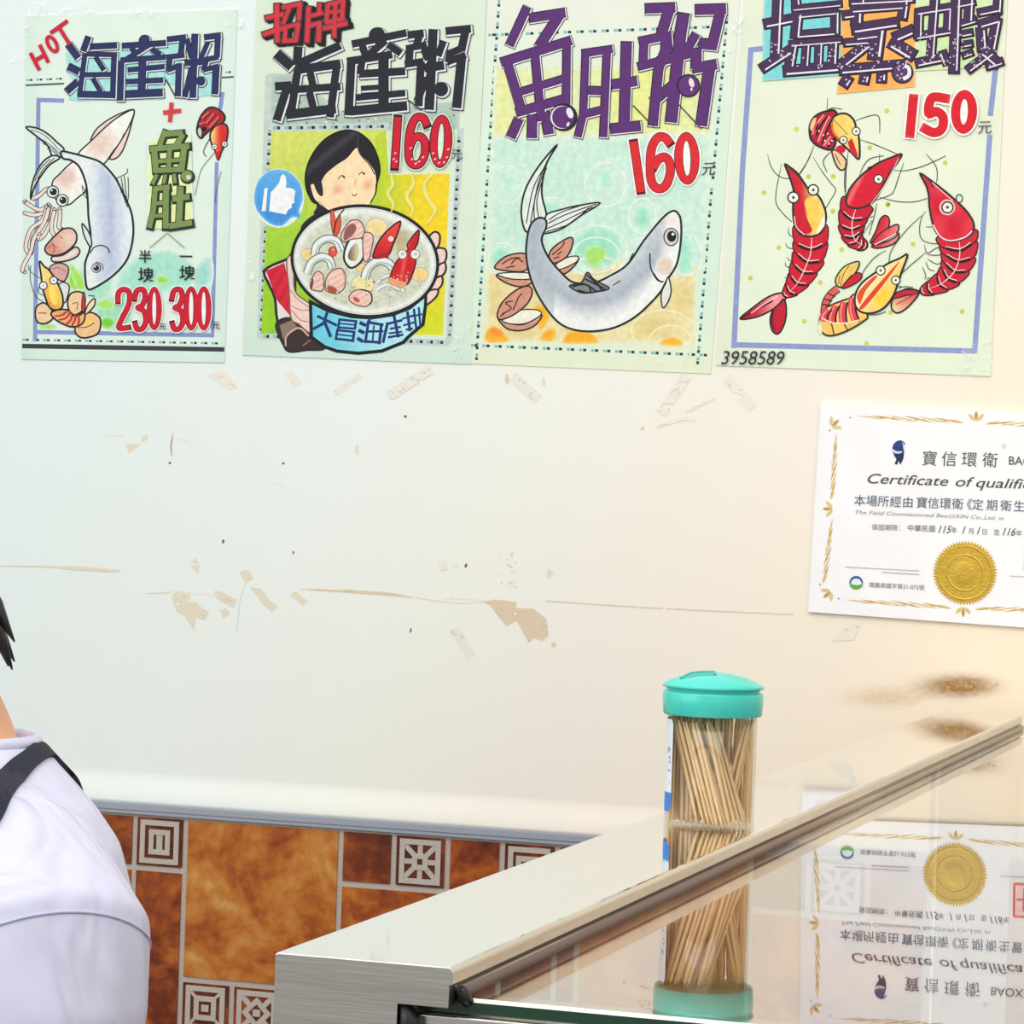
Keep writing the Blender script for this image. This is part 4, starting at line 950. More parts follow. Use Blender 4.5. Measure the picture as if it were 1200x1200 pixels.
    A.at(665, 0, 6)
    du = [((128, 355), (112, 800), (72, 960), 50), ((105, 375), (315, 345), 52), ((278, 345), (252, 962), 52), ((145, 635), (255, 640), 56), ((130, 800), (245, 772), 52), ((415, 295), (400, 870), 72), ((310, 595), (488, 570), 66), ((305, 905), (512, 885), 68)]
    zh = [((548, 60), (755, 52), 66), ((722, 45), (660, 240), 72), ((505, 290), (705, 250), 56), ((540, 280), (530, 480), 56), ((498, 468), (700, 418), 56), ((690, 255), (690, 350), (640, 480), (600, 882), 66), ((818, 95), (795, 230), (728, 858), 80), ((700, 225), (712, 372), 56), ((902, 240), (835, 362), 58), ((640, 432), (870, 370), 66), ((742, 600), (600, 712), 70), ((900, 68), (1112, 62), 70), ((1080, 62), (1012, 345), 68), ((925, 305), (1035, 315), 72), ((905, 340), (905, 482), 72), ((880, 482), (1048, 452), 68), ((1000, 460), (940, 882), 78)]
    for ch in (du, zh): A.block(ch, PU, dark=(22, 20, 34), light=(228, 228, 234), o=.9, wl=2.0, wd=3.6)
    A.stroke([(460, 740), (605, 890)], 9, (70, 66, 70), smooth=False); A.stroke([(782, 735), (942, 905)], 9, (70, 66, 70), smooth=False)
    A.disc(850, 602, 82, (30, 22, 44)); A.disc(850, 602, 72, (96, 50, 120)); A.poly(A.ell(872, 582, 18, 34, -.3), (240, 214, 222)); A.poly(A.ell(872, 628, 8, 12), (230, 210, 226))
    A.done('title_lettering', P, O)
    A.at(560, 160, 4.615)
    RD = (216, 40, 46)
    number(A, [[(842, 28), (882, 300)], [(1040, 40), (1010, 5), (970, 8), (938, 70), (932, 180), (942, 250), (975, 282), (1015, 265), (1040, 200), (1036, 140), (1010, 112), (975, 125), (948, 170)], oval(1130, 118, 44, 118, -.03)], 42, fill=RD, edge=(96, 18, 26), halo=((240, 242, 238), 26), ew=8)
    A.text('元', 1205, 205, 80, (60, 66, 66), -.05, lean=.15)
    A.done('price_lettering', P, O)
poster_three()
# ------------------------------------------------------------------ poster four: salt-steamed shrimp
def shrimp_body(A, spine, widths, n, c0, c1, lw=1.5, hl=(246, 226, 220)):
    """bands of shell from the head end to the tail along a spine (zoom units)"""
    S = [Vector(A.T(p)) for p in spine]; W_ = [w / A.tr[2] for w in widths]
    S2 = [Vector(p) for p in spline(S, False, 8)]; m_ = len(S2) - 1
    at = lambda t: (S2[min(int(t * m_), m_ - 1)].lerp(S2[min(int(t * m_) + 1, m_)], t * m_ - min(int(t * m_), m_ - 1)))
    wt = lambda t: float(np.interp(t, np.linspace(0, 1, len(W_)), W_))
    for k in range(n - 1, -1, -1):
        t0, t1 = k / n, (k + 1.25) / n
        t1 = min(1, t1); p, q = at(t0), at(t1); d = (at(min(1, t0 + .05)) - p).normalized(); e = (q - at(max(0, t1 - .05))).normalized()
        nn = Vector((-d.y, d.x)); ne = Vector((-e.y, e.x)); a, b = wt(t0) / 2, wt(t1) / 2
        pg = [p + nn * a * .9, p.lerp(q, .5) + (nn + ne) * .5 * (a + b) * .56, q + ne * b * .86, q + e * b * .34, q - ne * b * .86, p.lerp(q, .5) - (nn + ne) * .5 * (a + b) * .56, p - nn * a * .9]
        pg = [tuple(v) for v in pg]
        A.poly(pg, lambda x, y: mixc(c0, c1, abs((x - p.x) * nn.x + (y - p.y) * nn.y) / max(a, .1)), smooth=True, raw=True, k=4, res=2.5)
        s_ = spline(pg, True, 4); A.stroke(s_ + s_[:2], lw, (36, 24, 30), smooth=False, raw=True)
        A.stroke([tuple(q + ne * b * .72), tuple(q + e * b * .28), tuple(q - ne * b * .72)], lw * 1.5, (32, 18, 24), raw=True)
        m1 = q - e * 1.8; A.stroke([tuple(m1 + ne * b * .75), tuple(m1 + e * b * .26), tuple(m1 - ne * b * .7)], .9, hl, raw=True)
    A.stroke([tuple(at(t) + Vector((.8, 0))) for t in np.linspace(.05, .9, 8)], 1.0, hl, raw=True, taper=(.4, .3))
def eye(A, x, y, r):
    A.disc(x, y, r, (34, 38, 36)); A.disc(x, y, r * .76, (234, 238, 222)); A.disc(x, y, r * .24, (70, 70, 66))

def poster_four():
    P = paper('menu_poster', [(873, -16), (1181, -10), (1161, 441), (838, 428)], .0013, .0010,
              lambda a, b: mixc((230, 236, 214), (226, 238, 214), b) if a > .07 else (224, 234, 212),
              'menu poster with five painted shrimps, price 150 and the number 3958589', 'poster')
    A = Art(-.0013); O = P.location
    BL = (142, 156, 204)
    for q in ([(894, 57), (880, 58.5), (870, 200), (860, 408)], [(859, 404), (1143, 411.5)], [(1167, 78), (1160.5, 136)], [(1160, 158), (1142, 414)]): A.stroke(q, 6.4, BL, smooth=False)
    A.done('border', P, O)
    rn = random.Random(2)
    A.at(860, 110, 6)
    A.up()
    for x, y in ((440, 248), (1075, 120), (955, 380), (525, 582), (698, 582), (212, 695), (695, 825), (1082, 780)): A.disc(x, y, 19, (206, 208, 92), up=False, n=7)
    A.at(830, 190, 3.243)
    for x, y in ((268, 325), (160, 440), (425, 458), (507, 333), (778, 312), (365, 605), (602, 690), (965, 568), (683, 160), (693, 572), (900, 3)): A.disc(x, y, 10, (206, 208, 92), up=False, n=7)
    GRN = (62, 74, 72)
    # shrimp one, left
    A.at(860, 180, 5.45)
    for q in ([(215, 0), (232, 70), (265, 125), (310, 155), (360, 160)], [(490, 0), (460, 70), (415, 140)], [(305, 60), (285, 160), (268, 260), (275, 330), (330, 400), (370, 435)], [(505, 20), (560, 110), (620, 190), (650, 235), (610, 310), (580, 360)], [(350, 470), (350, 510), (375, 530), (390, 520)], [(328, 570), (345, 600), (385, 608)], [(335, 660), (360, 685), (385, 685)], [(328, 690), (335, 720), (370, 730)], [(322, 790), (345, 800)]): A.stroke(q, 6.5, GRN, taper=(.4, 1))
    A.shape([(310, 890), (220, 915), (120, 985), (40, 1055), (140, 1045), (240, 1000), (330, 930)], lin((196, 24, 52), (240, 150, 150), (880, 355), (905, 350)), 1.7)
    A.shape([(320, 930), (335, 990), (325, 1080), (285, 1150), (245, 1130), (232, 1060), (250, 1000), (290, 960)], (196, 22, 50), 1.7); A.stroke([(250, 1010), (245, 1080), (262, 1130)], 8, (40, 20, 26)); A.stroke([(45, 1052), (140, 1000), (250, 940)], 10, (60, 20, 30)); A.stroke([(110, 1020), (210, 950), (280, 910)], 7, (244, 200, 196))
    shrimp_body(A, [(488, 450), (490, 610), (455, 720), (400, 830), (325, 905)], [200, 205, 170, 130, 50], 6, (214, 26, 52), (204, 22, 48))
    A.shape([(328, 68), (345, 120), (370, 190), (385, 260), (378, 340), (385, 440), (420, 510), (490, 530), (560, 500), (588, 420), (580, 350), (540, 270), (480, 230), (440, 175), (390, 115)], lin((206, 30, 48), (240, 214, 120), (938, 250), (953, 250)), 2.0, res=2)
    A.poly([(390, 320), (420, 290), (440, 300), (460, 400), (500, 490), (450, 510), (405, 450)], (206, 24, 48), smooth=True); A.poly([(455, 300), (500, 280), (540, 330), (545, 420), (515, 490), (480, 440), (465, 370)], (246, 206, 90), smooth=True); A.poly([(545, 460), (575, 400), (578, 460), (530, 515)], (240, 240, 222), smooth=True)
    A.stroke([(330, 68), (400, 120), (445, 182)], 14, (40, 50, 48)); A.stroke([(385, 400), (400, 470), (450, 518)], 6, (246, 220, 214))
    eye(A, 380, 280, 40); eye(A, 507, 232, 38)
    # shrimp two, top
    A.at(860, 110, 6)
    for q in ([(660, 25), (655, 110)], [(845, 195), (920, 165), (1015, 155), (1025, 275)], [(565, 360), (520, 470), (455, 570)], [(880, 320), (1000, 360), (1150, 425)], [(690, 400), (640, 450), (630, 490), (655, 550)], [(805, 400), (790, 520), (785, 690)], [(640, 130), (690, 100), (760, 108)]): A.stroke(q, 7, GRN, taper=(.5, .8))
    A.shape([(535, 290), (535, 220), (570, 160), (640, 125), (720, 130), (720, 300), (690, 390), (600, 370), (550, 330)], (176, 26, 46), 2.2)
    for q in ([(560, 290), (590, 220), (640, 150)], [(600, 340), (640, 240), (680, 160)], [(640, 370), (690, 300)], [(575, 200), (560, 250)]): A.stroke(q, 20, (222, 60, 80)); A.stroke([(x + 18, y + 6) for x, y in q], 13, (34, 18, 24)); A.stroke([(x - 10, y - 4) for x, y in q], 5, (244, 210, 200))
    A.poly([(535, 230), (555, 180), (580, 170), (560, 240), (545, 260)], (240, 196, 140), smooth=True); speck(A, [(600, 260), (630, 290), (660, 280), (640, 330), (690, 330), (670, 350)], 7, (244, 220, 224))
    A.shape([(690, 400), (740, 410), (790, 470), (785, 520), (750, 535), (715, 490)], (236, 200, 150), 1.5); A.stroke([(710, 420), (750, 500)], 6, BLK); A.poly(A.ell(750, 390, 34, 28), (206, 20, 60))
    A.shape([(690, 180), (730, 145), (790, 140), (840, 180), (860, 240), (880, 320), (880, 455), (830, 415), (780, 370), (720, 310), (690, 250)], lin((248, 204, 100), (250, 216, 120), (980, 150), (1000, 150)), 2.0)
    A.poly([(800, 340), (830, 310), (870, 420), (870, 450), (820, 405)], (206, 30, 50)); A.stroke([(690, 200), (700, 270), (750, 330)], 16, (232, 100, 60)); A.stroke([(695, 175), (800, 285)], 5, (130, 60, 40)); A.poly([(835, 240), (860, 260), (872, 300), (830, 290)], (240, 236, 220))
    eye(A, 860, 263, 32); eye(A, 770, 325, 30)
    # shrimp three, centre
    A.at(970, 180, 6)
    for q in ([(125, 60), (118, 200), (125, 300)], [(220, 160), (250, 90), (300, 35), (395, 15)], [(365, 0), (360, 90)], [(450, 115), (540, 120), (650, 95), (760, 50), (830, 15)], [(690, 0), (750, 70), (770, 130), (765, 200)], [(535, 65), (500, 160), (470, 250), (440, 290), (330, 330)], [(360, 305), (480, 335), (600, 340), (700, 315)], [(345, 350), (330, 430), (310, 500), (290, 570)], [(250, 465), (320, 440)], [(255, 560), (310, 470)]): A.stroke(q, 6.5, GRN, taper=(.5, .8))
    for p in ([(300, 620), (340, 540), (370, 460), (405, 435), (432, 460), (425, 520), (370, 580), (320, 620)], [(310, 630), (370, 560), (440, 515), (495, 500), (490, 550), (420, 600), (340, 640)], [(310, 650), (400, 625), (470, 590), (500, 560), (490, 610), (440, 645), (350, 665)]):
        A.shape(p, lin((206, 22, 48), (238, 130, 120), (1030, 260), (1052, 268)), 1.4)
    A.stroke([(330, 640), (430, 590), (480, 560)], 8, (246, 214, 210))
    shrimp_body(A, [(215, 335), (170, 460), (170, 560), (200, 620), (270, 650)], [215, 180, 150, 110, 60], 6, (206, 22, 50), (196, 22, 48))
    A.shape([(520, 8), (440, 30), (340, 75), (240, 150), (160, 240), (130, 320), (145, 370), (210, 385), (290, 360), (340, 310), (390, 220), (440, 130)], lambda x, y: mixc((214, 24, 50), (240, 120, 120), max(0, 1 - abs((x - 1000) + (y - 225) * .5) / 5)), 1.9, res=2.2)
    A.stroke([(280, 105), (310, 95), (290, 115)], 14, (34, 30, 34)); A.stroke([(300, 360), (400, 220), (500, 30)], 5, (244, 200, 200)); eye(A, 357, 180, 36)
    # shrimp four, right
    for q in ([(690, 405), (660, 450), (645, 530), (660, 600), (720, 630), (800, 632)], [(690, 515), (735, 515)], [(680, 640), (700, 700), (760, 665), (810, 655)], [(700, 710), (760, 715), (800, 710)], [(700, 740), (760, 775), (795, 770)], [(690, 760), (710, 810), (750, 825)], [(665, 795), (690, 860), (680, 880)], [(690, 890), (715, 870)], [(660, 435), (560, 530), (480, 630), (440, 700), (430, 770)]): A.stroke(q, 6, GRN, taper=(.5, .9))
    A.shape([(640, 965), (560, 950), (500, 980), (455, 1030), (450, 1090), (490, 1120), (550, 1090), (610, 1030), (640, 985)], lin((236, 214, 160), (214, 90, 90), (1045, 362), (1062, 340)), 1.6); A.shape([(635, 965), (560, 955), (490, 975), (460, 1020), (540, 1000), (620, 985)], (200, 30, 54), 1.3); A.stroke([(630, 975), (540, 1030), (480, 1060)], 6, (150, 60, 50)); A.stroke([(600, 940), (540, 935), (500, 945)], 6, GRN)
    shrimp_body(A, [(905, 555), (925, 690), (890, 820), (800, 910), (660, 970)], [270, 235, 185, 130, 60], 7, (208, 24, 50), (200, 40, 60))
    A.shape([(650, 140), (720, 185), (800, 245), (900, 330), (980, 410), (1025, 490), (1015, 560), (940, 605), (850, 615), (770, 560), (735, 480), (715, 370), (710, 290), (690, 220)], lambda x, y: mixc((206, 20, 48), (226, 60, 76), .5 + .5 * math.sin(x * .17) * math.cos(y * .13)), 1.9, res=2.4)
    A.stroke([(740, 500), (790, 580), (860, 612), (960, 590), (1015, 545)], 10, (244, 214, 214)); A.stroke([(720, 190), (800, 262), (880, 330)], 7, (240, 190, 190)); A.stroke([(655, 140), (720, 190), (740, 240)], 12, (50, 50, 52))
    A.ring(925, 315, 22, 28, 7, GRN); A.disc(840, 378, 56, (240, 190, 190)); eye(A, 842, 378, 44)
    # shrimp five, bottom centre
    for q in ([(410, 680), (330, 730), (270, 800), (240, 850)], [(690, 695), (600, 770), (510, 850)], [(280, 1135), (350, 1130), (410, 1110)], [(480, 930), (520, 935)]): A.stroke(q, 6, GRN, taper=(.5, .9))
    A.shape([(95, 940), (60, 920), (60, 870), (110, 800), (180, 765), (222, 765), (200, 830), (140, 900)], (240, 200, 110), 1.4); A.shape([(100, 945), (140, 890), (200, 840), (240, 850), (225, 890), (150, 935)], (206, 30, 52), 1.2)
    for q in ([(90, 935), (110, 850), (150, 790)], [(75, 920), (85, 860)], [(110, 920), (170, 850)]): A.stroke(q, 5, BLK)
    A.at(830, 190, 3.243)
    A.stroke([(440, 575), (448, 530), (468, 500), (492, 480)], 30, (50, 30, 34)); A.stroke([(440, 575), (448, 530), (468, 500), (492, 480)], 22, (222, 96, 92))
    for q in ([(432, 540), (462, 545)], [(440, 520), (470, 528)], [(455, 500), (482, 510)]): A.stroke(q, 5, (50, 26, 30))
    A.shape([(562, 505), (535, 518), (505, 528), (475, 540), (445, 556), (424, 595), (428, 640), (462, 660), (525, 642), (590, 604), (604, 580)], (242, 200, 104), 1.6)
    for q in ([(548, 515), (545, 560), (560, 606)], [(515, 532), (508, 570), (512, 612)], [(484, 545), (470, 580), (470, 612)], [(455, 560), (438, 585), (438, 606)]):
        A.stroke(q, 27, (222, 66, 74)); A.stroke([(x + 15, y) for x, y in q], 7, (36, 20, 26)); A.stroke([(x - 5, y + 3) for x, y in q], 5, (240, 150, 150))
    for q in ([(468, 612), (478, 656)], [(515, 612), (530, 640)]): A.stroke(q, 5, (60, 50, 46))
    A.stroke([(432, 592), (470, 610), (520, 612), (575, 600)], 5, (248, 226, 196)); A.poly([(424, 600), (418, 640), (430, 655), (432, 630)], (236, 230, 190), smooth=True)
    A.at(970, 180, 6)
    A.shape([(560, 712), (500, 740), (420, 775), (330, 840), (240, 910), (195, 990), (195, 1070), (240, 1115), (320, 1120), (400, 1080), (460, 1000), (490, 920), (520, 830)], lin((250, 232, 190), (244, 200, 70), (1010, 340), (1040, 362)), 1.9)
    A.poly([(225, 1060), (205, 1000), (250, 930), (330, 860), (345, 870), (270, 960), (240, 1030)], (224, 84, 40), smooth=True); A.poly([(225, 1080), (320, 960), (490, 770), (480, 800), (370, 950), (255, 1085)], (220, 70, 40), smooth=True); A.poly(A.ell(380, 1010, 70, 38, -.9), (248, 206, 50), edge=((246, 210, 90), 3))
    eye(A, 372, 822, 36); eye(A, 478, 890, 34)
    A.done('shrimp_painting', P, O)
    # title with its colour patches
    A.at(880, 0, 6)
    A.poly([(100, -60), (640, -60), (625, 530), (80, 570), (85, 130)], (126, 212, 214), edge=((160, 224, 222), 3)); A.poly([(640, -60), (1160, -60), (1150, 610), (600, 660), (630, 520)], (248, 176, 92), edge=((250, 196, 120), 2))
    A.poly([(700, -60), (1100, -60), (1060, 25), (720, 30)], (216, 226, 180)); A.poly([(1160, -60), (1700, -60), (1690, 470), (1150, 500)], (206, 232, 176), edge=((220, 234, 200), 5))
    V = (70, 46, 84)
    yan = [((190, -30), (172, 395), 58), ((88, 170), (305, 128), 56), ((70, 485), (285, 345), 58), ((285, 60), (640, 25), 36), ((310, -40), (320, 50), 50), ((330, 80), (310, 270), 58), ((320, 110), (610, 80), 40), ((592, 70), (590, 250), 50), ((310, 245), (600, 222), 46), ((270, 310), (640, 280), 40), ((300, 290), (268, 480), 56), ((390, 295), (378, 475), 46), ((480, 290), (472, 470), 46), ((580, 280), (570, 465), 56), ((225, 500), (630, 468), 62)]
    zheng = [((690, 12), (1150, -12), 46), ((775, -60), (770, 40), 50), ((1080, -60), (1072, 50), 56), ((640, 108), (740, 95), 50), ((700, 68), (1080, 40), 44), ((1080, 20), (1060, 140), 56), ((745, 70), (740, 180), 66), ((705, 205), (1040, 155), 60), ((730, 262), (900, 240), 44), ((900, 180), (868, 420), 82), ((650, 300), (830, 285), 44), ((830, 300), (640, 450), 60), ((1000, 268), (1145, 205), 62), ((975, 290), (1150, 395), 70), ((620, 492), (1090, 452), 58), ((690, 535), (645, 605), 58), ((805, 515), (790, 590), 56), ((920, 505), (915, 580), 54)]
    yan, zheng = [[(*st[:-1], st[-1] * 1.26) for st in q] for q in (yan, zheng)]
    A.block(yan, V, dark=(28, 18, 32), light=(222, 226, 228), o=.4, wl=0, wd=2.0, hi=(236, 236, 240))
    A.block(zheng, V, dark=(28, 18, 32), light=(222, 226, 228), o=.4, wl=0, wd=2.0, hi=(236, 236, 240))
    A.disc(1065, 510, 78, (30, 20, 36)); A.disc(1065, 510, 68, (86, 60, 100)); A.stroke([(1080, 462), (1110, 480), (1110, 530), (1070, 555)], 26, (232, 232, 236))
    spk = []
    for k in range(150):
        x = rn.uniform(110, 1140); y = rn.uniform(300, 480); spk.append((x, y))
    speck(A, [p for p in spk if any(seg_d(p[0], p[1], [st[0], st[1]]) < st[-1] * .42 for st in yan + zheng if len(st) == 3)], 6, (206, 196, 216))
    speck(A, [(1040, 490), (1060, 520), (1030, 530), (1050, 550), (1045, 465), (670, 560), (690, 575), (800, 545), (790, 570), (915, 540), (905, 565)], 7, (206, 196, 216))
    A.at(1020, 0, 6.667)
    xia = [((352, 95), (640, 50), 50), ((378, 80), (372, 300), 56), ((345, 285), (640, 235), 52), ((608, 50), (598, 250), 50), ((505, -40), (468, 470), 56), ((350, 495), (570, 450), 60), ((560, 395), (598, 505), 50), ((672, -40), (650, 570), 66), ((660, 40), (820, 10), 48), ((775, -40), (765, 180), 60), ((690, 190), (830, 150), 50), ((700, 268), (800, 250), 46), ((712, 350), (800, 335), 46), ((715, 435), (800, 405), 44), ((835, 100), (1022, 62), 52), ((1000, -40), (990, 110), 54), ((840, 195), (1010, 145), 60), ((990, 140), (940, 400), 62), ((862, 215), (875, 400), 66), ((960, 395), (755, 548), 56), ((870, 390), (1010, 505), 66), ((900, 520), (1035, 475), 50)]
    xia = [(*st[:-1], st[-1] * 1.22) for st in xia]
    A.block(xia, V, dark=(28, 18, 32), light=(222, 226, 228), o=.4, wl=0, wd=2.0, hi=(236, 236, 240))
    spk = [(rn.uniform(350, 1030), rn.uniform(260, 540)) for k in range(130)]
    speck(A, [p for p in spk if any(seg_d(p[0], p[1], [st[0], st[1]]) < st[-1] * .42 for st in xia)], 6.5, (206, 196, 216))
    A.done('title_lettering', P, O)
    A.at(830, 0, 3.243)
    number(A, [[(780, 368), (766, 514)], [(908, 375), (850, 372), (838, 430), (868, 424), (892, 446), (888, 488), (858, 504), (818, 486)], oval(972, 425, 32, 66, .05)], 34, fill=(216, 28, 44), edge=(220, 60, 70), halo=((244, 246, 242), 16), ew=2)
    A.text('元', 1022, 505, 56, (44, 50, 56), -.03, lean=.05)
    A.done('price_lettering', P, O)
    A.at(830, 190, 3.243)
    A.text('3958589', 44, 768, 74, (36, 42, 46), .005, shear=.22, sx=.93)
    A.done('phone_number_lettering', P, O)
    tape(P, .0036, [(1128, 405), (1160, 398), (1164, 440), (1118, 442)], [(852, 60), (872, 68), (874, 20), (862, 16)])
poster_four()
# ------------------------------------------------------------------ certificate
STAIN = bpy.data.materials.new('wall_stain'); STAIN.use_nodes = True
def _stain():
    n = STAIN.node_tree.nodes; L = STAIN.node_tree.links; b = n['Principled BSDF']
    a = n.new('ShaderNodeAttribute'); a.attribute_name = 'ink'; L.new(a.outputs['Color'], b.inputs['Base Color'])
    t = n.new('ShaderNodeTexCoord'); x = n.new('ShaderNodeTexNoise'); x.inputs['Scale'].default_value = 170; x.inputs['Detail'].default_value = 5
    mp = n.new('ShaderNodeMapping'); mp.inputs['Scale'].default_value = (.7, 1, 1.4); L.new(t.outputs['Object'], mp.inputs[0]); L.new(mp.outputs[0], x.inputs[0])
    mr = n.new('ShaderNodeMapRange'); mr.inputs['From Min'].default_value = .32; mr.inputs['From Max'].default_value = .62; mr.inputs['To Min'].default_value = .6
    L.new(x.outputs[0], mr.inputs[0]); q = n.new('ShaderNodeMath'); q.operation = 'MULTIPLY'
    L.new(mr.outputs[0], q.inputs[0]); L.new(a.outputs['Alpha'], q.inputs[1]); L.new(q.outputs[0], b.inputs['Alpha'])
    b.inputs['Roughness'].default_value = .75
_stain()
FLAKE = STAIN.copy(); FLAKE.name = 'tape_residue'
def _flake():
    n = FLAKE.node_tree.nodes; L = FLAKE.node_tree.links; b = n['Principled BSDF']
    x = [k for k in n if k.type == 'TEX_NOISE'][0]; a = [k for k in n if k.type == 'ATTRIBUTE'][0]
    x.inputs['Scale'].default_value = 110; x.inputs['Detail'].default_value = 7
    q = n.new('ShaderNodeMath'); q.operation = 'SUBTRACT'; L.new(a.outputs['Alpha'], q.inputs[0]); L.new(x.outputs[0], q.inputs[1])
    r = n.new('ShaderNodeMath'); r.operation = 'MULTIPLY_ADD'; r.use_clamp = True; L.new(q.outputs[0], r.inputs[0]); r.inputs[1].default_value = 14; r.inputs[2].default_value = .5
    L.new(r.outputs[0], b.inputs['Alpha'])
_flake()
def certificate():
    TL, BL_, TR = (962, 473), (947, 717), (1324, 490)
    BR = (1318, 744)
    P = paper('certificate', [TL, TR, BR, BL_], .0042, .0035, lambda a, b: (246, 246, 248), 'white pest-control certificate with a gold seal and gold leaf border on the wall', 'certificate')
    A = Art(-.0042); O = P.location
    ex = Vector((TR[0] - TL[0], TR[1] - TL[1])); ey = Vector((BL_[0] - TL[0], BL_[1] - TL[1]))
    det = ex.x * ey.y - ex.y * ey.x
    def mirror(p):
        d = Vector((p[0] - TL[0], p[1] - TL[1])); u = (d.x * ey.y - d.y * ey.x) / det
        q = Vector(p) + ex * (1 - 2 * u); return (q.x, q.y)
    G1, G2 = (196, 160, 76), (222, 196, 130)
    def E(p): return (930 + p[0] / 4.137, 450 + p[1] / 4.137)
    def st(pts, w, c, mir=True):
        A.stroke(pts, w, c, taper=(.1, .1))
        if mir: A.stroke([mirror(p) for p in pts], w, c, taper=(.1, .1))
    def garland(a, b, mir=True):
        a, b = Vector(E(a)), Vector(E(b)); d = b - a; nn = Vector((-d.y, d.x)).normalized()
        for k in range(7):
            t = k / 7; p = a + d * t; w = 3.4 * math.sin(math.pi * (k + .8) / 8)
            q = a + d * min(1, t + .30); s_ = 1
            st([p - nn * w * s_, p.lerp(q, .35) - nn * w * .3 * s_, p.lerp(q, .65) + nn * w * .3 * s_, q + nn * w * s_], 1.7, G1 if k % 2 else G2, mir)
            if k % 2: st([p + nn * w, p.lerp(q, .5) + nn * w * .2, q.lerp(p, .2) - nn * w * .6], 1.1, G2, mir)
    def burst(c, ang, n=3, mir=True, r=13):
        c = Vector(E(c))
        for k in range(n):
            a = ang + (k - (n - 1) / 2) * .75; d = Vector((math.cos(a), math.sin(a))); nn = Vector((-d.y, d.x))
            lf = [tuple(c + d * 2), tuple(c + d * r * .6 + nn * 2.0), tuple(c + d * r), tuple(c + d * r * .6 - nn * 2.0)]
            A.poly(lf, G1 if k % 2 else G2, smooth=True)
            if mir: A.poly([mirror(p) for p in lf], G1 if k % 2 else G2, smooth=True)
    garland((305, 158), (825, 180)); garland((250, 1050), (765, 1080)); garland((205, 235), (188, 560)); garland((185, 650), (150, 965))
    burst((885, 185), -1.57, mir=False); burst((822, 1075), 1.57, mir=False); burst((195, 605), 3.14); burst((180, 210), -.75); burst((185, 1000), 2.4)
    for p in ((275, 163), (175, 225), (128, 972), (218, 1040)): A.disc(*E(p), 1.1, (170, 170, 170), raw=True); A.disc(*mirror(E(p)), 1.1, (170, 170, 170), raw=True)
    A.done('gold_border', P, O)
    GY = (84, 88, 96); A.at(1000, 500, 6)
    NV = (34, 56, 104)
    A.poly([(275, 150), (288, 117), (318, 97), (348, 101), (364, 122), (352, 132), (356, 160), (354, 210), (342, 245), (328, 265), (320, 240), (306, 265), (292, 258), (302, 228), (286, 200)], lambda x, y: mixc((40, 74, 140), (34, 46, 84), (y - 520) / 18), smooth=True)
    A.stroke([(278, 160), (300, 180), (345, 178)], 17, (214, 222, 232), taper=(.3, .4)); A.stroke([(345, 105), (352, 130), (354, 165)], 6, (226, 230, 238), taper=(.2, .2))
    A.done('navy_emblem', P, O)
    for ch, x, y in (('寶', 478, 262), ('信', 616, 266), ('環', 758, 270), ('衛', 904, 274)): A.text(ch, x, y, 112, GY, .04, shear=.06)
    A.ring(1060, 138, 13, 13, 3, (190, 190, 194)); A.text('R', 1054, 145, 18, (190, 190, 194))
    A.text('BAOXIN', 1088, 266, 84, (86, 86, 92), .04, bold=.006)
    A.text('Certificate', 82, 396, 98, (72, 80, 90), .034, shear=.42, sx=1.38, bold=.003); A.text('of', 706, 418, 98, (72, 80, 90), .034, shear=.42, sx=1.42, bold=.003); A.text('qualification', 850, 424, 98, (72, 80, 90), .034, shear=.42, sx=1.44, bold=.003)
    A.done('title_lettering', P, O); A.at(1000, 500, 6)
    BLU = (82, 104, 124)
    for k, (ch, x) in enumerate(zip('本場所經由寶信環衛《定期衛生管理》', (2, 86, 168, 254, 340, 438, 520, 604, 690, 752, 832, 932, 1030, 1122, 1212, 1300, 1390))): A.text(ch, x, 548 + x * .036, 84, BLU, .036, shear=.05)
    A.text('The Field Commissioned BaoOXIN Co.,Ltd. in', 2, 612, 37, (150, 158, 166), .042, shear=.45, sx=1.5)
    A.done('statement_lettering', P, O); A.at(1000, 500, 6)
    A.text('保固期限：', 128, 722, 46, (120, 124, 130), .035); A.text('中華民國', 378, 730, 50, (100, 104, 110), .035)
    for tx, x, y, sz in (('115', 584, 746, 76), ('1', 752, 752, 76), ('1', 856, 756, 76), ('116', 1036, 764, 78)): A.text(tx, x, y, sz, (70, 74, 84), .03, shear=.35, sx=.84)
    for tx, x, y in (('年', 684, 744), ('月', 806, 750), ('日', 900, 756), ('至', 984, 760), ('年', 1142, 766)): A.text(tx, x, y, 46, (120, 122, 128), .03)
    A.at(980, 620, 5.4545)
    A.stroke([(55, 242), (530, 267)], 4, (176, 172, 178), smooth=False); A.stroke([(290, 275), (530, 290)], 6, (190, 188, 192), smooth=False); A.stroke([(1110, 300), (1560, 322)], 4, (190, 176, 180), smooth=False)
    A.done('certificate_lettering', P, O)
    A.poly(A.ell(127, 342, 43, 43), (62, 96, 160)); A.poly(A.ell(127, 350, 34, 34), (226, 236, 240)); A.poly([(86, 352), (110, 340), (127, 352), (150, 338), (168, 352), (160, 372), (127, 386), (96, 374)], (96, 176, 60), smooth=True); A.poly([(92, 352), (120, 318), (135, 336), (148, 328), (166, 352), (127, 358)], (240, 244, 246))
    A.done('green_emblem', P, O)
    A.text('環藥病媒字第21-072號', 208, 370, 37, (120, 122, 130), .05, sx=.98);
    A.done('licence_number_lettering', P, O)
    A.at()
    A.poly([(1203, 630), (1240, 632), (1238, 670), (1201, 668)], (246, 214, 212))
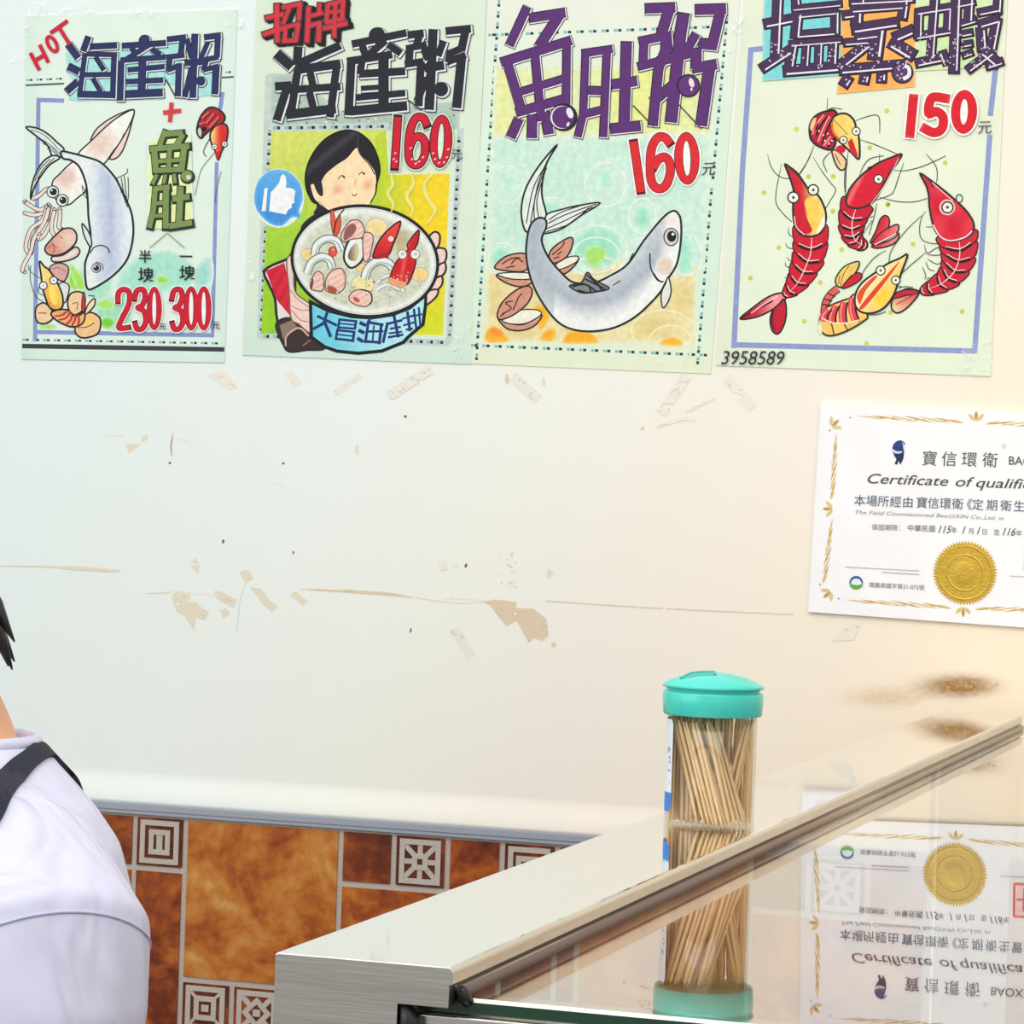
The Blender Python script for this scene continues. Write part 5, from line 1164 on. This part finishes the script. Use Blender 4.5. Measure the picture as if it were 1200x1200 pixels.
    for q in ([(1203, 630), (1240, 632)], [(1203, 630), (1201, 668)], [(1240, 632), (1238, 670)], [(1201, 668), (1238, 670)], [(1214, 637), (1213, 664)], [(1226, 638), (1225, 665)], [(1205, 650), (1236, 652)]): A.stroke(q, 2.6, (226, 110, 112), smooth=False)
    A.done('red_stamp', P, O)
    # embossed gold seal
    GOLD = mat('gold_foil', (206, 170, 62), .42, .55, noise=.12, nscale=500, bump=.35, bscale=420)
    c = on_plane(1130.7, 671.3, 1, -.0046) - O; bm = bmesh.new(); R0 = .0288; nt_ = 62
    def rg(rs, y):
        return [bm.verts.new((c.x + rs(k) * math.cos(k * math.pi / nt_), c.y + y, c.z + rs(k) * math.sin(k * math.pi / nt_))) for k in range(nt_ * 2)]
    lays = [rg(lambda k: R0 * 1.06 if k % 2 else R0 * .95, .0004), rg(lambda k: R0 * 1.06 if k % 2 else R0 * .95, -.0002), rg(lambda k: R0 * .90, -.0003), rg(lambda k: R0 * .87, -.0009), rg(lambda k: R0 * .83, -.0004), rg(lambda k: R0 * .62, -.0004), rg(lambda k: R0 * .58, -.0010), rg(lambda k: R0 * .54, -.0004), rg(lambda k: R0 * .40, -.0005), rg(lambda k: R0 * .22, -.0011)]
    for a, b in zip(lays, lays[1:]):
        for k in range(nt_ * 2): bm.faces.new((a[k], a[(k + 1) % (nt_ * 2)], b[(k + 1) % (nt_ * 2)], b[k]))
    bm.faces.new(lays[-1])
    for a in (-.6, 0, .6):      # laurel ridges and a little plaque stamped in the middle
        pass
    bm_link('gold_seal', bm, GOLD, P)
certificate()

# ------------------------------------------------------------------ marks on the wall: tape residue, scuffs, a grease stain
def wall_marks():
    A = Art(-.00004)
    B = (229, 220, 198, .66); B2 = (222, 204, 176, .66); F_ = (235, 231, 219, .62); D = (120, 104, 92, .9)
    A.at(120, 440, 4)
    for p in ([(108, 320), (180, 322), (125, 368)], [(185, 290), (215, 272), (212, 300), (185, 315)], [(410, 878), (436, 855), (455, 885)], [(412, 890), (456, 888), (448, 930)], [(0, 902), (85, 912), (0, 925)],
              [(325, 1035), (345, 1012), (408, 1018), (412, 1045), (390, 1065), (440, 1060), (465, 1090), (500, 1110), (480, 1150), (440, 1135), (430, 1200), (385, 1130), (345, 1105)], [(520, 1012), (550, 1010), (632, 1050), (615, 1092), (540, 1050)],
              [(550, 1100), (580, 1090), (600, 1120), (565, 1140)], [(690, 990), (745, 1000), (780, 1050), (822, 1080), (795, 1112), (750, 1070)], [(880, 1030), (905, 1010), (965, 1060), (940, 1080)], [(640, 920), (680, 910), (710, 950), (670, 975)], [(1185, 330), (1200, 322), (1200, 372), (1186, 368)]):
        A.poly(p, B)
    A.stroke([(200, 1022), (290, 1020), (330, 1010)], 8, B, taper=(.2, .5)); A.stroke([(330, 1022), (480, 1026), (640, 1050)], 5, F_, taper=(.3, .3)); A.stroke([(930, 1002), (1060, 1008), (1200, 1018)], 11, B2, taper=(.2, 1))
    A.stroke([(330, 272), (322, 330), (325, 380)], 7, (196, 150, 120, .9), taper=(.3, .4)); A.disc(316, 410, 6, D); A.disc(566, 778, 6, D, ry=10); A.disc(848, 412, 6, D); A.disc(895, 830, 4, D, ry=8); A.stroke([(355, 296), (410, 310)], 8, F_); A.stroke([(0, 280), (110, 284)], 5, F_)
    A.stroke([(670, 975), (645, 1060), (630, 1200)], 3, (214, 214, 204, .6)); A.stroke([(815, 505), (862, 532)], 5, F_)
    A.poly([(490, 0), (560, -30), (640, 60), (590, 70)], F_); A.poly([(850, -10), (890, -20), (935, 40), (900, 55)], F_); A.poly([(1080, 75), (1200, -10), (1220, 10), (1100, 95)], F_)
    A.at(400, 640, 4)
    A.stroke([(-10, 208), (120, 218), (220, 225), (330, 240)], 16, B2, taper=(.7, .4)); A.stroke([(330, 238), (440, 256), (560, 268), (670, 262)], 6, B, taper=(.5, .5)); A.stroke([(480, 245), (600, 250), (700, 258)], 6, F_)
    A.poly([(668, 262), (720, 250), (820, 262), (820, 290), (900, 292), (960, 340), (972, 420), (940, 445), (900, 430), (880, 455), (820, 350), (775, 375), (735, 330), (700, 280)], B2, smooth=False); A.poly([(505, 395), (545, 375), (630, 510), (592, 530)], F_); A.poly([(505, 395), (545, 375), (630, 510), (592, 530)], F_)
    A.disc(584, 91, 6, D, ry=11, ang=.3); A.disc(325, 395, 4, D, ry=12, ang=.2); A.poly([(455, 80), (490, 62), (500, 110), (470, 125)], F_); A.poly([(520, 85), (550, 90), (535, 110)], F_); A.poly([(965, 100), (998, 125), (965, 155)], B); A.disc(996, 462, 12, B2)
    rn = random.Random(9)
    for k in range(26): A.disc(rn.gauss(800, 22), rn.uniform(30, 270), rn.uniform(2, 5), B2, n=6)
    for k in range(20): A.disc(rn.gauss(-40, 60), rn.gauss(250, 40) - 100, rn.uniform(2, 3), F_, n=6)
    A.at()
    A.stroke([(0, 663), (60, 664), (140, 669)], 2.2, B, taper=(.5, .3)); A.stroke([(60, 664.5), (95, 666), (140, 669)], 4.5, B, taper=(.2, .5)); A.stroke([(640, 704), (760, 712), (930, 720)], 1.4, (222, 212, 190, .58))
    for q in ([(455, 465), (505, 432)], [(600, 440), (630, 468)], [(775, 485), (805, 440)], [(852, 442), (882, 478)]): A.stroke(q, 12, (236, 231, 219, .58), smooth=False)
    A.stroke([(770, 500), (800, 491), (815, 493)], 4, F_); A.stroke([(803, 483), (838, 466)], 3, F_); A.disc(594, 444, 2, B2, ry=6); A.disc(637, 447, 1.5, B, ry=5); A.disc(753, 502, 2, B2); A.disc(475, 488, 1.6, D)
    for q in ([(1180, 560), (1182, 640)],): pass
    A.poly([(985, 738), (1010, 730), (1000, 750), (975, 752)], F_)
    A.done('wall_marks', wall, (0, 0, 0), FLAKE)
    # grease stain above the end of the bar
    def grease(x, y):
        d = ((x - 1122) / 66) ** 2 + ((y - 804 - .0012 * (x - 1122) * -1) / 19) ** 2
        d2 = ((x - 1130) / 30) ** 2 + ((y - 804) / 10) ** 2
        a = max(0, .85 * math.exp(-d * 2.6) + .35 * math.exp(-d2 * 1.5) - .05)
        return (172, 128, 66, min(1, a))
    A.poly([(1010, 800), (1060, 782), (1120, 776), (1190, 780), (1240, 796), (1240, 815), (1180, 826), (1110, 828), (1050, 826), (1015, 818)], grease, res=3)
    A.poly([(960, 800), (1060, 795), (1110, 812), (1060, 832), (1000, 838), (960, 825)], lambda x, y: (222, 186, 134, max(0, .38 * math.exp(-((x - 1040) / 45) ** 2 - ((y - 817) / 11) ** 2) - .02)), res=5)
    for k in range(26): A.disc(rn.gauss(1130, 13), rn.gauss(804, 3.5), rn.uniform(1.0, 2.4), (228, 200, 150, .55), n=7)
    A.done('grease_stain', wall, (0, 0, 0), STAIN)
wall_marks()
def label_text():
    bm = bmesh.new()
    for body, zc, size, ang in (('JA', .0425, .0042, 63), ('PA', .0385, .0022, 62), ('KS', .0360, .0022, 62), ('65mm', .0315, .0018, 61), ('×', .0240, .003, 62)):
        for vs, tri in [glyphs(body)]:
            off = math.radians(ang)
            wd = max(v[0] for v in vs)
            P = []
            for v in vs:
                a = JA - off - (wd - v[0]) * size / .0258
                P.append(bm.verts.new(cyl(a, zc + v[1] * size, .02583)))
            for t in tri:
                try: bm.faces.new([P[i] for i in t])
                except ValueError: pass
    bm_link('print', bm, LABT, lb)

def toothpicks():
    rng = np.random.default_rng(7); WOOD = mat('pale_wood', (255, 221, 174), .6, noise=.09, nscale=220, stretch=(1, 1, .05))
    Lp, rp = .0615, .00098
    bm = bmesh.new()
    lathe(bm, [(0, 0), (.00025, 0), (rp * .75, .0035), (rp, .007), (rp, Lp - .007), (rp * .75, Lp - .0035), (.00025, Lp), (0, Lp)], 8)
    bmesh.ops.recalc_face_normals(bm, faces=bm.faces)
    me = bpy.data.meshes.new('toothpick'); bm.to_mesh(me); bm.free(); me.materials.append(WOOD)
    for p in me.polygons: p.use_smooth = True
    base = Vector((0, 0, .0031)); acc = []; res = []
    T = np.linspace(0, 1, 14)[:, None]
    R = .0246 - rp - .0002
    fr = np.array([math.cos(JA), math.sin(JA)]); rt = np.array([-math.sin(JA), math.cos(JA)])
    def attempt(b, t):
        if np.hypot(*b) > R or np.hypot(*t) > R: return False
        h = math.sqrt(Lp ** 2 - ((t - b) ** 2).sum())
        p = np.array([*b, .0016]); q = np.array([*t, .0016 + h]); s = p + (q - p) * T
        if acc:
            A = np.stack(acc); d = np.linalg.norm(A[:, :, None, :] - s[None, None], axis=3).min()
            if d < 2 * rp * .985: return False
        acc.append(s); res.append((p, q)); return True
    # front sheaf leaning down to the right, in front of a sheaf leaning the other way
    tries = 0
    jit = lambda k: rng.normal(0, k)
    for layer in range(3):
        for tx in np.linspace(-.0228, .0015, 15):
            lean = .0165 + jit(.0016) + .0022 * layer; tx2 = tx + jit(.0004); bx = tx2 + lean
            dm = min(math.sqrt(max(0, R * R - tx2 ** 2)), math.sqrt(max(0, R * R - bx ** 2))) - .0004
            attempt(rt * bx + fr * (dm - layer * .0021), rt * tx2 + fr * (dm - layer * .0021 + jit(.0004)))
    for layer in range(6):
        for tx in np.linspace(.0232, .001, 14):
            lean = .0125 + jit(.0016); tx2 = tx + jit(.0004); bx = tx2 - lean
            dm = min(math.sqrt(max(0, R * R - tx2 ** 2)), math.sqrt(max(0, R * R - bx ** 2))) - .0004
            attempt(rt * bx + fr * (dm - layer * .0021), rt * tx2 + fr * (dm - layer * .0021 + jit(.0004)))
    while len(res) < 190 and tries < 40000:
        tries += 1
        a = rng.uniform(0, 2 * np.pi); rr = R * math.sqrt(rng.uniform(0, 1)); b = np.array([rr * math.cos(a), rr * math.sin(a)])
        t = b + rng.normal(0, .0035, 2)
        if max(b @ fr, t @ fr) > .003: continue
        attempt(b, t)
    first = None
    for p, q in res:
        o = bpy.data.objects.new('toothpick', me) if first is None else first.copy()
        first = first or o
        COL.objects.link(o)
        o.location = JC + Vector(p); o.rotation_euler = Vector(q - p).to_track_quat('Z', 'Y').to_euler()
        o['label'] = 'pale wooden toothpick standing among the others inside the clear jar'; o['category'] = 'toothpick'; o['group'] = 'toothpicks in the jar'
    print('toothpicks', len(res))
# ------------------------------------------------------------------ seated diner at the left edge
def person():
    phi = math.radians(45)
    Fv = Vector((-math.cos(phi), -math.sin(phi), 0)); Lv = Vector((math.sin(phi), -math.cos(phi), 0)); Z = Vector((0, 0, 1))
    N = on_plane(-64, 872, 1, -.86); ZN = N.z
    Q = lambda a, b, z: Vector((N.x, N.y, 0)) + Lv * a + Fv * b + Z * z
    SKIN = mat('skin', (226, 168, 132), .5, noise=.04, nscale=30, spec=.35)
    SHIRT = mat('white_cotton', (216, 216, 238), .85, noise=.015, nscale=25, bump=.8, bscale=7, spec=.2, stretch=(1.0, 1.6, .55))
    for n_ in SHIRT.node_tree.nodes:
        if n_.type == 'BUMP': n_.inputs['Distance'].default_value = .028
        if n_.type == 'TEX_NOISE' and n_.inputs['Scale'].default_value == 7: n_.inputs['Distortion'].default_value = 1.4; n_.inputs['Detail'].default_value = 2.5
    HAIR = mat('black_hair', (22, 18, 20), .38, noise=.3, nscale=300); TROUS = mat('dark_trousers', (44, 48, 60), .8); SHOE = mat('dark_shoe', (30, 30, 32), .5)
    # body: one skinned surface
    s = ZN - 1.10
    V = [(0, 0, .55, .125, .10), (0, .0, .70, .125, .095), (0, .0, .86, .135, .10), (0, -.01, 1.00 + s, .12, .085), (0, -.005, 1.075 + s, .065, .055), (-.002, .012, 1.135 + s, .054, .054), (-.010, .062, 1.17 + s, .055, .06), (-.020, .100, 1.22 + s, .070, .082), (-.022, .100, 1.285 + s, .074, .090), (-.022, .080, 1.345 + s, .052, .065)]
    E_ = [(i, i + 1) for i in range(9)]
    def chain(start, pts):
        k = start
        for p in pts: V.append(p); E_.append((k, len(V) - 1)); k = len(V) - 1
        return k
    for sg in (1, -1):
        w = chain(3, [(sg * .10, -.01, 1.035 + s, .055, .055), (sg * .168, -.005, 1.00 + s, .05, .05), (sg * .185, -.01, .87 + s, .043, .043), (sg * .19, .0, .75 + s, .036, .036), (sg * .17, .10, .70 + s, .034, .034), (sg * .13, .20, .665 + s, .025, .027)])
        h = chain(w, [(sg * .115, .245, .655 + s, .032, .020), (sg * .108, .285, .645 + s, .030, .016)])
        for k in range(4):
            o = (k - 1.5) * .017
            chain(h, [(sg * (.108) + o, .315, .640 + s, .0085, .0085), (sg * .104 + o, .345 - abs(k - 1.3) * .004, .630 + s, .008, .008), (sg * .102 + o, .362 - abs(k - 1.3) * .006, .617 + s, .007, .007)])
        chain(w, [(sg * .115 - sg * .03, .235, .655 + s, .012, .012), (sg * .075, .262, .648 + s, .010, .010), (sg * .068, .285, .640 + s, .009, .009)])
        chain(0, [(sg * .10, .02, .545, .088, .085), (sg * .12, .22, .545, .075, .072), (sg * .13, .42, .535, .058, .06), (sg * .13, .43, .40, .052, .055), (sg * .13, .40, .22, .044, .046), (sg * .13, .39, .09, .036, .04), (sg * .13, .44, .045, .036, .034), (sg * .135, .54, .035, .036, .026)])
    # nose and ears
    chain(7, [(-.020, .178, 1.24 + s, .012, .014), (-.020, .196, 1.227 + s, .010, .010)])
    for sg in (1, -1): chain(7, [(sg * .072 - .020, .090, 1.245 + s, .012, .022), (sg * .083 - .020, .085, 1.25 + s, .010, .022)])
    me = bpy.data.meshes.new('person'); me.from_pydata([tuple(Q(a, b, z)) for a, b, z, _, _ in V], E_, [])
    body = link('person', me, SKIN)
    body.modifiers.new('skin', 'SKIN')
    for i, v in enumerate(V): me.skin_vertices[0].data[i].radius = (v[3], v[4])
    me.skin_vertices[0].data[0].use_root = True
    sb = body.modifiers.new('sub', 'SUBSURF'); sb.levels = 2; sb.render_levels = 2
    body['label'] = 'person with black hair in a loose white T-shirt, seated before the tiled wall'; body['category'] = 'person'
    # T-shirt
    bm = bmesh.new()
    def loft(rings, n=40):
        R_ = []
        for c, ax, bx, ra, rb in rings:
            R_.append([bm.verts.new(c + ax * (ra * math.cos(2 * math.pi * k / n)) + bx * (rb * math.sin(2 * math.pi * k / n))) for k in range(n)])
        for A, B in zip(R_, R_[1:]):
            for k in range(n): bm.faces.new((A[k], A[(k + 1) % n], B[(k + 1) % n], B[k]))
        bm.faces.new(R_[0][::-1]); bm.faces.new(R_[-1])
    t = [(ZN + .004, .068, .066, 0), (ZN - .006, .084, .074, 0), (ZN - .020, .108, .085, -.002), (ZN - .040, .138, .098, -.006), (ZN - .066, .160, .112, -.01), (ZN - .11, .176, .126, -.008), (ZN - .18, .178, .134, 0), (ZN - .28, .176, .136, .0), (ZN - .40, .180, .14, .0), (ZN - .50, .185, .15, .0)]
    loft([(Q(0, off, z), Lv, Fv, ra, rb) for z, ra, rb, off in t])
    for sg in (1, -1):
        c = [(.085, -.002, ZN - .060, .052), (.132, -.004, ZN - .078, .065), (.176, -.008, ZN - .116, .077), (.188, -.008, ZN - .165, .072), (.188, -.004, ZN - .21, .067), (.187, -.003, ZN - .27, .065), (.188, -.002, ZN - .33, .066)]
        P = [Q(sg * a, b, z) for a, b, z, r in c]; rr = []
        for i, p in enumerate(P):
            d = (P[min(i + 1, len(P) - 1)] - P[max(i - 1, 0)]).normalized(); bx = Fv; ax = d.cross(bx).normalized()
            rr.append((p, ax, bx, c[i][3], c[i][3] * 1.12))
        loft(rr)
    # cloth folds: soft ridges running over chest and sleeve
    rn = random.Random(4)
    for a0, b0, z0, a1, b1, z1, r in ((.03, .085, ZN - .05, .12, .085, ZN - .17, .010), (-.02, .115, ZN - .12, .10, .105, ZN - .20, .010), (.16, .055, ZN - .13, .225, .05, ZN - .22, .008), (.02, .125, ZN - .20, .13, .10, ZN - .26, .012), (.20, .062, ZN - .20, .15, .06, ZN - .30, .010), (-.05, .10, ZN - .10, .03, .12, ZN - .24, .010)):
        pts = [Q(a0 + (a1 - a0) * k / 8, b0 + (b1 - b0) * k / 8 + .004, z0 + (z1 - z0) * k / 8 + .008 * math.sin(k)) for k in range(9)]
        tube(bm, pts, [r * math.sin(math.pi * (k + .6) / 9.2) + .002 for k in range(9)], 10)
    sh = bm_link('t_shirt', bm, SHIRT, body, smooth=True)
    rm = sh.modifiers.new('remesh', 'REMESH'); rm.mode = 'VOXEL'; rm.voxel_size = .0055; rm.use_smooth_shade = True
    sm = sh.modifiers.new('smooth', 'SMOOTH'); sm.factor = .5; sm.iterations = 5
    bpy.context.view_layer.update()
    from mathutils.bvhtree import BVHTree
    bvh = BVHTree.FromObject(sh, bpy.context.evaluated_depsgraph_get())
    def snap(p, h):
        q, nn, i, d = bvh.find_nearest(p); return q + nn * h, nn
    # drop-shoulder seam round the sleeve, ribbed collar
    SEAM = mat('shirt_seam', (192, 192, 222), .85)
    bm = bmesh.new(); c0 = Q(.180, -.007, ZN - .117)
    d = Vector(Lv * .42 - Z * .9).normalized(); ax = d.cross(Fv).normalized()
    tube(bm, [snap(c0 + ax * (.074 * math.cos(a)) + Fv * (.082 * math.sin(a)) + d * (.004 * math.sin(a) + .012 * math.sin(a) ** 2), .0002)[0] for a in np.linspace(0, 2 * math.pi, 60)], .0011, 6, cap=False)
    bm_link('sleeve_seam', bm, SEAM, sh, smooth=True)
    bm = bmesh.new()
    tube(bm, [Q(.066 * math.cos(a), .064 * math.sin(a), ZN + .004 - .014 * max(0, math.sin(a))) for a in np.linspace(0, 2 * math.pi, 48)], .0052, 10, cap=False)
    bm_link('collar', bm, SHIRT, sh, smooth=True)
    # trousers and shoes
    bm = bmesh.new()
    loft([(Q(0, 0, z), Lv, Fv, a, b) for z, a, b in ((.462, .15, .12), (.50, .175, .145), (.58, .18, .145), (.64, .165, .13))])
    for sg in (1, -1):
        P = [(Q(sg * .095, .0, .545), .092), (Q(sg * .12, .22, .548), .084), (Q(sg * .13, .41, .540), .074), (Q(sg * .13, .445, .49), .070), (Q(sg * .13, .43, .36), .066), (Q(sg * .13, .40, .2), .060), (Q(sg * .13, .39, .10), .058)]
        tube(bm, [p for p, r in P], [r for p, r in P], 20)
    tr = bm_link('trousers', bm, TROUS, body, smooth=True)
    rm = tr.modifiers.new('remesh', 'REMESH'); rm.mode = 'VOXEL'; rm.voxel_size = .010; rm.use_smooth_shade = True
    sm = tr.modifiers.new('smooth', 'SMOOTH'); sm.factor = .5; sm.iterations = 5
    for sg in (1, -1):
        bm = bmesh.new(); pts = [Q(sg * .13, .36, .05), Q(sg * .13, .42, .055), Q(sg * .133, .50, .045), Q(sg * .136, .565, .036), Q(sg * .137, .59, .032)]
        tube(bm, pts, [.042, .050, .046, .040, .022], 16)
        for v in bm.verts: v.co.z = max(v.co.z, .002)
        bm_link('shoe', bm, SHOE, body, smooth=True)
    # eyes, brows and lips
    DKB = mat('dark_eye', (30, 22, 20), .2); LIP = mat('lips', (196, 112, 100), .5)
    for sg in (1, -1):
        bm = bmesh.new(); bmesh.ops.create_uvsphere(bm, u_segments=12, v_segments=8, radius=.0085); bmesh.ops.translate(bm, verts=bm.verts, vec=Q(-.020 + sg * .030, .168, 1.262 + s)); bm_link('eye', bm, DKB, body, smooth=True)
        bm = bmesh.new(); tube(bm, [Q(-.020 + sg * .016, .178, 1.280 + s), Q(-.020 + sg * .032, .176, 1.285 + s), Q(-.020 + sg * .048, .166, 1.279 + s)], [.002, .003, .0015], 6); bm_link('eyebrow', bm, HAIR, body, smooth=True)
    bm = bmesh.new(); tube(bm, [Q(-.042, .162, 1.188 + s), Q(-.020, .174, 1.189 + s), Q(.002, .162, 1.188 + s)], [.003, .006, .003], 8); bm_link('lips', bm, LIP, body, smooth=True)
    # hair: a cap and many locks, the side ones flicking out above the shoulder
    bm = bmesh.new(); hc = Q(-.024, .084, 1.290 + s)
    bmesh.ops.create_uvsphere(bm, u_segments=32, v_segments=20, radius=1)
    for v in bm.verts:
        p = v.co.copy(); zz = p.z
        if zz < -.25: zz = -.25 + (zz + .25) * .3
        v.co = hc + Lv * (p.x * .088) + Fv * (p.y * .098 - .008) + Z * (zz * .098 + .012)
        if p.y > .35 and p.z < .45: v.co -= Fv * .055
    tip = on_plane(17, 752, 1, -.90)
    for k in range(70):
        a = rn.uniform(-2.9, 2.9); sx, sy = math.sin(a), -math.cos(a)
        if sy > .55: continue
        top = hc + Lv * (sx * .055) + Fv * (sy * .06 - .008) + Z * .085
        mid = hc + Lv * (sx * .086) + Fv * (sy * .094 - .008) + Z * .01
        low = hc + Lv * (sx * .080) + Fv * (sy * .088 - .008) - Z * rn.uniform(.075, .105)
        end = low + Lv * (sx * .012 * rn.uniform(.3, 1.2)) + Fv * (sy * .012) - Z * .022
        tube(bm, [top, top.lerp(mid, .6) + (mid - hc) * .08, mid, low, end], [.007, .010, .010, .007, .0007], 6)
    for k in range(9):
        e = tip + Vector((rn.uniform(-.022, -.004), rn.uniform(-.02, .02), rn.uniform(-.022, .010)))
        if k == 0: e = tip
        st_ = hc + Lv * rn.uniform(.03, .06) + Fv * rn.uniform(-.075, -.055) + Z * rn.uniform(-.03, .01)
        tube(bm, [st_, st_.lerp(e, .5) + Z * .012, st_.lerp(e, .8) + Z * .007, e], [.010, .010, .006, .0006], 8)
    bm_link('hair', bm, HAIR, body, smooth=True)
    # shoulder bag at the far hip, its strap laid over the near shoulder and the chest
    bag = empty('shoulder_bag', Q(-.24, 0, .60), 'dark navy bag strap over the shoulder of the white T-shirt', 'bag')
    NAVYC = mat('navy_webbing', (24, 28, 48), .75, noise=.2, nscale=800)
    def hit(px, py):
        dr = ray(px, py).normalized(); q, nn, i, dd = bvh.ray_cast(CAM, dr)
        return q if q is not None else CAM + dr * (N - CAM).dot(dr)
    up_ = [hit(*p) for p in ((-150, 1130), (-85, 1030), (-30, 945), (0, 906), (25, 884), (45, 873), (62, 871), (80, 879), (98, 893))]
    lo_ = [hit(*p) for p in ((-120, 1165), (-60, 1070), (-18, 988), (8, 948), (30, 914), (48, 894), (66, 886), (84, 890), (100, 899))]
    up_ = [Q(-.20, .05, ZN - .42), Q(-.15, .10, ZN - .34)] + up_ + [Q(.02, -.070, ZN - .018), Q(-.03, -.09, ZN - .045), Q(-.09, -.11, ZN - .13), Q(-.15, -.10, ZN - .28), Q(-.19, -.07, ZN - .40)]
    lo_ = [Q(-.185, .06, ZN - .45), Q(-.13, .11, ZN - .37)] + lo_ + [Q(.03, -.078, ZN - .030), Q(-.02, -.10, ZN - .065), Q(-.075, -.12, ZN - .16), Q(-.14, -.11, ZN - .30), Q(-.175, -.08, ZN - .43)]
    def dense(C_):
        r_ = []
        for i in range(len(C_) - 1):
            a, b2, c3, d4 = C_[max(i - 1, 0)], C_[i], C_[i + 1], C_[min(i + 2, len(C_) - 1)]
            for k in range(5):
                u = k / 5; r_.append(.5 * ((2 * b2) + (c3 - a) * u + (2 * a - 5 * b2 + 4 * c3 - d4) * u * u + (-a + 3 * b2 - 3 * c3 + d4) * u ** 3))
        return r_ + [C_[-1]]
    U_, L_ = dense(up_), dense(lo_); bm = bmesh.new(); rows = []
    for a, b2 in zip(U_, L_):
        r_ = []
        for t_ in (0, .33, .67, 1):
            p, nn = snap(a.lerp(b2, t_), .0); r_.append((p, nn))
        rows.append([bm.verts.new(p + nn * .0035 - bag.location) for p, nn in r_] + [bm.verts.new(p + nn * .0002 - bag.location) for p, nn in r_[::-1]])
    for A, B in zip(rows, rows[1:]):
        for k in range(8): bm.faces.new((A[k], A[(k + 1) % 8], B[(k + 1) % 8], B[k]))
    bm.faces.new(rows[0]); bm.faces.new(rows[-1][::-1])
    bm_link('strap', bm, NAVYC, bag)
    bm = bmesh.new(); bmesh.ops.create_cube(bm, size=1)
    for v in bm.verts: v.co = Lv * (v.co.x * .06) + Fv * (v.co.y * .22) + Z * (v.co.z * .20 + .0)
    bevel(bm_link('pouch', bm, NAVYC, bag), .02, 3)
    # stool under the diner
    st = empty('stool', Q(0, 0, 0), 'low round stool under the seated person in the white T-shirt', 'stool')
    WD = mat('stool_seat_red', (150, 40, 36), .4); bm = bmesh.new(); lathe(bm, [(0, .43), (.15, .43), (.16, .437), (.16, .452), (.15, .46), (0, .46)], 40); bm_link('seat', bm, WD, st, smooth=False)
    for a in range(4):
        q = a * math.pi / 2 + .78; bm = bmesh.new(); tube(bm, [(.12 * math.cos(q), .12 * math.sin(q), .43), (.17 * math.cos(q), .17 * math.sin(q), .0)], .012, 12); bm_link('leg', bm, STEEL, st, smooth=True)
person()
label_text(); toothpicks()
